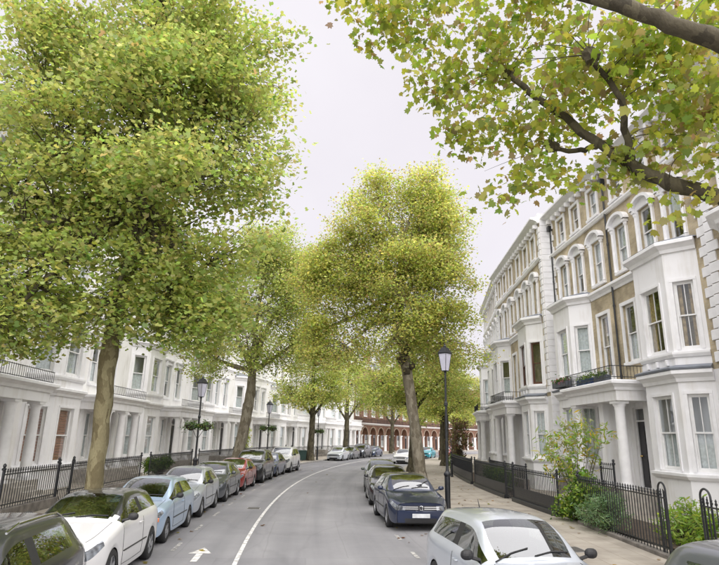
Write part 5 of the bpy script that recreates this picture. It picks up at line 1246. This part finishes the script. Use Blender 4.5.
for (y, o, lab, sd_, h_) in ((45, KR + 1.0, 'dark plane with broad crown beyond the big yellow green plane', 61, 1.0), (56, KR + 3.6, 'plane beside the far end of the brick terrace railings', 62, .95), (71, KR + 2.2, 'plane at the far bend next to the teal car', 63, .9), (85, KR + 1.4, 'plane just past the teal car', 64, 1.0), (97, KR + 3.0, 'farthest plane, past the red car', 65, 1.05)):
    plane_tree(lab, PT(S_at(y, o), o, PZ), [(0, 0, -.1, .45), (0, 0, 1, .38), (.1, 0, 3.5, .33), (.1, 0, 5, .3), (.1, 0, 8, .2)],
        [(-2.4, 0, 6.2 * h_, 2.2, 2.2, 1.7), (2.2, 0, 6.4 * h_, 2.0, 2.2, 1.8), (0, 0, 8.6 * h_, 2.8, 2.8, 2.2), (.4, 0, 10.8 * h_, 2.2, 2.2, 1.8), (0, -1.6, 6.2 * h_, 2, 2, 1.5)], 16000, .19, DIAM, np.concatenate([AUT, YEL]), BARKD, sd_, clus=40, sig=.5)
for (y, lab, sd_) in ((76, 'plane in front of the red brick arcade', 71), (96, 'second plane along the red brick arcade', 72), (108, 'farthest plane along the red brick arcade', 73)): plane_tree(lab, PT(S_at(y, KL - .8), KL - .8, PZ), [(0, 0, -.1, .42), (0, 0, 1, .36), (.1, 0, 3.5, .32), (.1, 0, 5, .3), (.1, 0, 8, .2)],
    [(-2.4, 0, 7.5, 2.4, 2.4, 1.7), (2.4, 0, 7.6, 2.4, 2.4, 1.8), (0, 0, 10, 3.2, 3.2, 2.6), (0, 0, 12.6, 2.6, 2.6, 2.2)], 15000, .21, DIAM, np.concatenate([AUT, YEL]), BARKD, sd_, clus=40, sig=.5)

# overhanging plane: its trunk stands on the pavement just out of frame
OT = Vector((5.3, 6.3, PZ))
def at_px(px, py, y):
    d = vf * F_PX + cR * (px - W_PX / 2) - cU * (py - H_PX / 2); t = y / d.y; return Vector((0, 0, CAM_H)) + d * t
def overhang():
    root = empty('plane_tree', OT); tag(root, 'overhanging plane with large lobed leaves and a thick bare limb', 'tree', 'plane trees along the street'); g = np.random.default_rng(5); rd = random.Random(5)
    t = MB(); tp = [(0, 0, -.1), (0, 0, .5), (.05, 0, 2.5), (0, .05, 4.8), (-.15, .1, 6.2)]; t.tube([Vector(p) for p in tp], [.6, .5, .44, .42, .3], 16); t.build('trunk', BARKG, root, smooth=True)
    L1 = [Vector((-.05, .05, 4.7)) + OT, at_px(760, 215, 6.3), at_px(719, 196, 6.6), at_px(670, 185, 6.9), at_px(632, 165, 7.2), at_px(600, 145, 7.5), at_px(565, 118, 7.8), at_px(530, 92, 8.1), at_px(507, 72, 8.3)]
    L2 = [Vector((-.1, .05, 5.6)) + OT, at_px(790, 70, 5.3), at_px(719, 42, 5.2), at_px(670, 24, 5.3), at_px(620, 5, 5.5), at_px(570, -8, 5.8), at_px(510, -30, 6.2)]
    L3 = [L1[4], at_px(625, 130, 7.0), at_px(622, 100, 6.8), at_px(605, 75, 6.7), at_px(590, 55, 6.6)]
    L4 = [L1[5], at_px(585, 150, 7.8), at_px(565, 152, 8.1), at_px(552, 146, 8.2)]
    nodes = []
    for pts, r in ((L1, (.24, .145, .105, .098, .086, .072, .06, .05, .05)), (L2, (.23, .14, .105, .095, .085, .075, .05)), (L3, (.055, .048, .044, .04, .042)), (L4, (.045, .04, .036, .042))):
        # smooth and roughen
        q = []; rr = []
        for i in range(len(pts) - 1):
            for k in range(4):
                f = k / 4; q.append(pts[i].lerp(pts[i + 1], f) - OT + Vector((rd.uniform(-.02, .02), 0, rd.uniform(-.025, .025)))); rr.append((r[i] + (r[i + 1] - r[i]) * f) * rd.uniform(.93, 1.09))
        q.append(pts[-1] - OT); rr.append(r[-1]); m = MB(); m.tube(q, rr, 12); m.build('limb', BARKD, root, smooth=True); nodes += [(p, s_) for p, s_ in zip(q[3:], rr[3:])]
    # pollard knuckles at limb ends with whippy shoots
    shoots = MB(); tips = []
    for c in (L1[-1], L3[-1], L4[-1]):
        kb = MB(); c = c - OT; 
        bm = bmesh.new(); bmesh.ops.create_icosphere(bm, subdivisions=2, radius=.11)
        vs = [(v.co * rd.uniform(.7, 1.3) + c) for v in bm.verts]; fs = [tuple(v.index for v in f.verts) for f in bm.faces]; bm.free(); kb.add(vs, fs); kb.build('knuckle', BARKD, root)
        for i in range(5):
            d = Vector((rd.uniform(-1, .8), rd.uniform(-.8, 1), rd.uniform(-.5, 1))).normalized(); e = c + d * rd.uniform(.5, 1.3) + Vector((0, 0, -.1)); p = bez(c, e, (rd.uniform(-.25, .25), rd.uniform(-.25, .25), rd.uniform(-.1, .35)), 6); shoots.tube(p, [.008 - .001 * k for k in range(7)], 5); tips += p[2:]
    # leaf region: a polygon of directions as in a spreading branch, with depth; built as lobes
    lob = [(at_px(400, 20, 8.4), .95, .8, .6), (at_px(470, 70, 8.4), 1.0, .9, .7), (at_px(520, 20, 7.9), 1.1, .9, .6), (at_px(560, 100, 7.9), 1.0, .9, .6), (at_px(500, 140, 8.4), .75, .8, .45), (at_px(545, 175, 8.0), .62, .7, .32), (at_px(610, 60, 7.0), 1.0, .9, .6),
           (at_px(680, 110, 6.7), .85, .8, .5), (at_px(640, 165, 7.2), .55, .6, .22), (at_px(705, 160, 6.5), .45, .5, .28), (at_px(615, 165, 7.4), .5, .6, .25), (at_px(690, 20, 6.0), .9, .8, .5), (at_px(700, 90, 6.6), .7, .7, .45), (at_px(650, 60, 6.9), .8, .8, .5), (at_px(440, -30, 8.2), 1.1, .9, .6), (at_px(360, -12, 8.6), .75, .6, .4), (at_px(580, -50, 7.0), 1.4, 1.2, .7), (at_px(500, 190, 8.4), .42, .5, .2), (at_px(690, 205, 6.6), .34, .4, .16), (at_px(455, 128, 8.5), .4, .5, .35), (at_px(430, 90, 8.5), .38, .5, .3)]
    wts = np.array([a * b * c for _, a, b, c in lob]); wts /= wts.sum(); N = 8600; cnt = (wts ** .8 / (wts ** .8).sum() * N).astype(int); pts = []
    for (c, a, b, d), n in zip(lob, cnt):
        m_ = max(2, n // 11); dv = g.normal(size=(m_, 3)); dv /= np.linalg.norm(dv, axis=1)[:, None]; cc = np.array(c - OT) + dv * (g.random(m_) ** .4)[:, None] * [a, b, d]
        for q in cc:
            i = min(range(len(nodes)), key=lambda k: (nodes[k][0] - Vector(q)).length_squared)
            if rd.random() < .10 and (nodes[i][0] - Vector(q)).length < 1.1: shoots.tube(bez(nodes[i][0], q, (rd.uniform(-.1, .1), rd.uniform(-.1, .1), .12), 4), [.009, .008, .006, .005, .003], 4, cap=False)
        pts.append(cc[np.repeat(np.arange(m_), 11)] + g.normal(size=(m_ * 11, 3)) * [.15, .15, .11])
    tag(shoots.build('twigs', BARKD, root), kind='stuff')
    pts = np.concatenate(pts); N = len(pts)
    PAL = 1.0 * LB * np.array([(.17, .205, .03), (.2, .225, .035), (.135, .175, .028), (.22, .225, .04), (.11, .15, .025), (.16, .135, .045), (.19, .215, .035), (.16, .2, .03)])
    cols = leaf_cols(N, PAL, g); co, k, cl = frond_leaves(pts, .112, cols, MAPLE, seed=9, up=.05)
    cov = co.reshape(N, k, 3); ctr = cov.mean(1) + np.array(OT)
    dist = np.linalg.norm(ctr - np.array([0, 0, CAM_H]), axis=1)
    # the leaves that show largest become leaves of their own
    v = ctr - np.array([0, 0, CAM_H]); dz = v @ np.array(vf); px = W_PX / 2 + F_PX * (v @ np.array(cR)) / dz; py = H_PX / 2 - F_PX * (v @ np.array(cU)) / dz
    inn = (px > 5) & (px < W_PX - 5) & (py > 5) & (py < H_PX); order = np.argsort(np.where(inn, dist, 1e9))[:300]; single = np.zeros(N, bool); single[order] = True
    rest = ~single; tag(leaf_obj('crown', cov[rest].reshape(-1, 3), k, cl.reshape(N, k, 3)[rest].reshape(-1, 3), root), kind='stuff')
    for i in order:
        c0 = cov[i].mean(0); o = leaf_obj('leaf', cov[i] - c0, k, cl.reshape(N, k, 3)[i], root); o.location = c0
overhang()

# ---------------------------------------------------------------- garden plants
def shrub(name, label, pos, blobs, n, leaf, tmpl, pal, seed, stems=6, cat='shrub', sig=.1, clus=12, up=.2):
    root = empty(name, pos); tag(root, label, cat); g = np.random.default_rng(seed); rd = random.Random(seed); C = []
    vol = np.array([b[3] * b[4] * b[5] for b in blobs]) ** .7; cnt = np.maximum(4, vol / vol.sum() * n / clus).astype(int)
    for b, m in zip(blobs, cnt):
        d = g.normal(size=(m, 3)); d /= np.linalg.norm(d, axis=1)[:, None]; C.append(np.array(b[:3]) + d * (g.random(m) ** .45)[:, None] * np.array(b[3:]))
    C = np.concatenate(C); C[:, 2] = C[:, 2].clip(.03); st = MB()
    for c in C[g.random(len(C)) < min(1, stems * 8 / len(C) + (.25 if stems > 1 else .08))]:
        st.tube(bez((rd.uniform(-.08, .08), rd.uniform(-.08, .08), 0), c, (rd.uniform(-.1, .1), rd.uniform(-.1, .1), .25), 5), [.014, .012, .01, .008, .006, .003], 4, cap=False)
    tag(st.build('stems', BARKD, root), kind='stuff')
    i = np.repeat(np.arange(len(C)), clus); p = C[i] + g.normal(size=(len(i), 3)) * sig; p[:, 2] = p[:, 2].clip(.02)
    co, k, cl = frond_leaves(p, leaf, leaf_cols(len(i), pal, g), tmpl, seed=seed, up=up); tag(leaf_obj('foliage', co, k, cl, root), kind='stuff')
SAGE = 1.4 * np.array([(.16, .24, .13), (.12, .20, .09), (.22, .30, .17), (.09, .15, .06)]); DKG = 1.5 * np.array([(.05, .10, .02), (.08, .14, .03), (.035, .07, .015), (.11, .17, .03)]); LIME = 1.7 * np.array([(.16, .24, .05), (.2, .26, .05), (.12, .2, .04)])
q = PT(S_at(20.6, FR + .8), FR + .8, PZ)
shrub('young_tree', 'airy young tree with long pale green and yellow leaves before the porch', q, [(-.3, 0, 1.9, .75, .7, .7), (.1, .1, 2.6, .75, .7, .7), (-.8, .2, 2.5, .5, .5, .4), (.0, 0, 3.15, .45, .5, .4), (.5, 0, 2.1, .45, .5, .5), (-.6, .2, 1.4, .6, .5, .4), (.7, -.2, 2.7, .5, .5, .4), (-1.0, 0, 2.0, .45, .5, .4)], 1150, .2, LANCE, np.concatenate([LIME, [(.5, .42, .06), (.42, .44, .24), (.36, .4, .2)]]), 81, 1, 'tree', .11, 8)
q = PT(S_at(17.2, FR + .05), FR + .05, PZ)
shrub('bush', 'grey green feathery bush spilling through the hooped railings', q + Vector((-.15, 0, 0)), [(0, -.3, .5, .55, .55, .45), (-.1, .5, .45, .5, .5, .4), (.2, .1, .8, .45, .5, .35)], 4200, .085, LANCE, SAGE, 82, 8, 'bush', .07, 14)
q = PT(S_at(18.9, FR + .15), FR + .15, PZ)
shrub('bush', 'dark green leafy bush at the corner of the panelled railings', q, [(0, .2, .6, .6, .7, .55), (.1, -.4, .8, .5, .5, .45), (-.3, .7, .4, .45, .6, .35), (.1, .2, 1.2, .4, .4, .35)], 3400, .11, DIAM, np.concatenate([DKG, LIME]), 83, 8, 'bush', .09, 14)
q = PT(S_at(15.1, FR + .8), FR + .8, PZ)
shrub('bush', 'light green wispy plant behind the hooped railings', q, [(0, 0, .45, .5, 1.1, .4), (.2, -.8, .6, .4, .5, .5), (.5, .5, .6, .5, .5, .5)], 2600, .14, LANCE, LIME, 84, 8, 'bush', .08, 12)
q = PT(S_at(13.1, FR + .9), FR + .9, PZ)
shrub('bush', 'tall light green shoots between the two hooped railing ends', q, [(0, 0, .4, .4, .5, .45), (0, .3, .9, .25, .3, .5)], 1200, .16, LANCE, LIME, 85, 8, 'bush', .08, 10)
for (y0, dy, lab, sd_) in ((30.5, 1.6, 'clipped dark hedge behind the panelled railings', 86), (46.8, 2.6, 'dark hedge at the far end of the panelled railings', 87)):
    q = PT(S_at(y0, FR + .6), FR + .6, PZ); shrub('hedge', lab, q, [(0, t * dy - dy, .6, .45, .7, .6) for t in range(3)], 3800, .1, DIAM, DKG, sd_, 6, 'hedge', .09, 14)
q = PT(S_at(33.5, FL - .55), FL - .55, PZ); shrub('hedge', 'clipped dark hedge behind the white terrace railings', q, [(.02 * t, t * 1.0 - 2, .8, .28, .6, .4) for t in range(4)], 2400, .1, DIAM, DKG, 88, 6, 'hedge', .08, 14)
q = PT(S_at(51.5, FL - .7), FL - .7, PZ); shrub('bush', 'yellow green climber by the porch beyond the forked plane', q, [(0, 0, 1.4, .5, .6, 1.3), (.1, 0, 2.6, .4, .4, .6)], 1600, .13, DIAM, AUT, 89, 6, 'bush', .1, 12)
q = PT(S_at(52, FR + .8), FR + .8, PZ); shrub('bush', 'brownish garden tree at the far bend', q, [(0, 0, 2.5, 1.2, 1.2, 1.2), (.2, .5, 3.6, .9, .9, .8), (0, .8, 1.2, .8, 1.2, .8)], 2600, .16, DIAM, [(.16, .09, .07), (.2, .13, .07), (.13, .08, .05), (.16, .18, .06), (.2, .2, .07)], 90, 6, 'tree', .14, 12)

# ---------------------------------------------------------------- small things
def scatter_leaves():
    g = np.random.default_rng(77); pts = []
    for (o0, o1, n) in ((KL + .02, KL + .3, 800), (KL - 2.6, KL - .2, 260), (KR - .4, KR - .02, 1000), (KR + .3, FR - .3, 130), (KR - 2.1, KR - .5, 170), (KL + .5, KL + 2.2, 110), (-1.5, 4, 16)):
        s = g.uniform(-23, 24, n); o = g.uniform(o0, o1, n)
        a = s / RAD; r = RAD - o; z = np.where((o < KL) | (o > KR), PZ, 0) + .018
        pts.append(np.stack([XC - r * np.cos(a), YC + r * np.sin(a), z], 1))
    pts = np.concatenate(pts); n = len(pts); cols = leaf_cols(n, [(.28, .16, .05), (.34, .24, .06), (.2, .1, .04), (.3, .28, .07), (.16, .1, .05)], g)
    co, k, cl = frond_leaves(pts, .11, cols, LOBE7, seed=3, up=4.0); co[:, 2] = np.maximum(co[:, 2], np.repeat(pts[:, 2], k) - .01)
    tag(leaf_obj('fallen_leaves', co, k, cl), 'brown and yellow fallen leaves along the gutters', 'fallen leaves', kind='stuff')
scatter_leaves()

def planter(label, H_, u0, u1, y, z, colm, seed, pal):
    root = empty('planter_box', (0, 0, 0)); M = Matrix.Translation(H_.root.location) @ Matrix.Rotation(H_.root.rotation_euler[2], 4, 'Z')
    a, b = sorted((H_.pt((u0, 0))[0], H_.pt((u1, 0))[0])); root.location = M @ Vector(((a + b) / 2, y, z)); root.rotation_euler = (0, 0, H_.root.rotation_euler[2]); tag(root, label, 'planter'); w = (b - a) / 2
    m = MB(); m.cbox(-w, w, -.13, .13, 0, .26, .015); m.build('trough', colm, root)
    g = np.random.default_rng(seed); n = int(380 * w); p = g.normal(size=(n, 3)) * [0, .1, .1]; p[:, 0] = g.uniform(-w, w, n); p[:, 2] += .32
    co, k, c = frond_leaves(p, .1, leaf_cols(n, pal, g), DIAM, seed=seed); tag(leaf_obj('foliage', co, k, c, root), kind='stuff')
BLUEP = pmat('blue_planter_glaze', (.02, .045, .12), .35, .15, 6); GREYP = pmat('lead_planter', (.08, .09, .11), .5, .15, 6)
planter('blue planter box on the porch balcony', PAIRA[1], 4.9, 6.3, 1.2, 4.92, BLUEP, 101, np.concatenate([DKG, LIME]))
planter('dark planter box on the balcony of the drape window house', PAIRA[0], 5.2, 6.2, 1.2, 4.92, GREYP, 102, DKG)
planter('dark window box with pink flowers below the net curtained bay', PAIRA[1], 1.6, 3.3, .98, 5.1, GREYP, 103, np.concatenate([DKG, [(.5, .15, .2)]]))
def pipe(label, H_, u, z1):
    root = empty('drainpipe', H_.root.location, H_.root.rotation_euler[2]); tag(root, label, 'drainpipe')
    x = H_.pt((u, 0))[0]; m = MB(); m.tube([(x, .09, .1), (x, .09, z1)], .045, 8); m.build('pipe', IRON, root)
    for z in (2, 5.2, 8.2, 11, 14):
        c = MB(); c.lathe([(.058, z), (.058, z + .1)], 8, (x, .09, 0)); c.build('collar', IRON, root)
    hb = MB(); hb.cbox(x - .14, x + .14, .0, .24, z1, z1 + .28, .03); hb.build('hopper', IRON, root)
pipe('black drainpipe on the brick beside the brown sashed bay house', PAIRA[1], .28, 14.0)
pipe('black drainpipe between the arched windows of the drape window house', PAIRA[0], 6.3, 13.9)
# wheelie bins and cabinet
def bin_(label, pos, rz, c):
    root = empty('wheelie_bin', pos, rz); tag(root, label, 'bin', 'bins on the far pavement')
    m = MB(); lo, hi = .24, .29; m.add([(-lo, -lo, .08), (lo, -lo, .08), (lo, lo, .08), (-lo, lo, .08), (-hi, -hi, .95), (hi, -hi, .95), (hi, hi, .95), (-hi, hi, .95)], [(3, 2, 1, 0), (4, 5, 6, 7), (0, 1, 5, 4), (1, 2, 6, 5), (2, 3, 7, 6), (3, 0, 4, 7)]); m.build('body', c, root)
    l_ = MB(); l_.cbox(-.31, .31, -.33, .3, .95, 1.04, .03); l_.build('lid', c, root)
    for sx in (-1, 1): w_ = MB(); w_.lathe([(.0, -.03), (.1, -.03), (.1, .03), (0, .03)], 12, (sx * .26, .24, .1), 'x'); w_.build('wheel', RUBBER, root)
BING = pmat('dark_green_bin_plastic', (.02, .05, .045), .5, .1, 8)
for i, dy in enumerate((0, .8)): bin_('dark green wheelie bin near the slender dark plane', PT(S_at(60.2 + dy, KL - 1.3), KL - 1.3, PZ), .3 + i * .2, BING)
# bollard and utility cover
bo = empty('bollard', PT(S_at(40, FR - .5), FR - .5, PZ)); tag(bo, 'black iron bollard by the panelled railings', 'bollard'); m = MB(); m.lathe([(.1, 0), (.1, .08), (.075, .12), (.07, .85), (.095, .88), (.095, .93), (.06, .97), (.09, 1.04), (.07, 1.1), (0, 1.13)], 12); m.build('shaft', IRON, bo)
COVER = pmat('iron_cover', (.08, .075, .07), .6, .25, 30, .3, 60)
def cover(label, y, off, w, l, z):
    s_ = S_at(y, off); o = empty('manhole_cover', PT(s_, off, z), -heading(s_)); tag(o, label, 'manhole cover')
    f = MB(); f.box(-w / 2, w / 2, -l / 2, l / 2, -.02, .006); f.build('frame', KERBM, o); p_ = MB(); p_.cbox(-w / 2 + .04, w / 2 - .04, -l / 2 + .04, l / 2 - .04, -.01, .012, .004); p_.build('plate', COVER, o)
cover('rectangular iron cover in the pavement by the hooped railings', 14.5, KR + 1.8, .45, .7, PZ); cover('small iron cover in the road by the arrow', 22, -.5, .5, .5, 0)
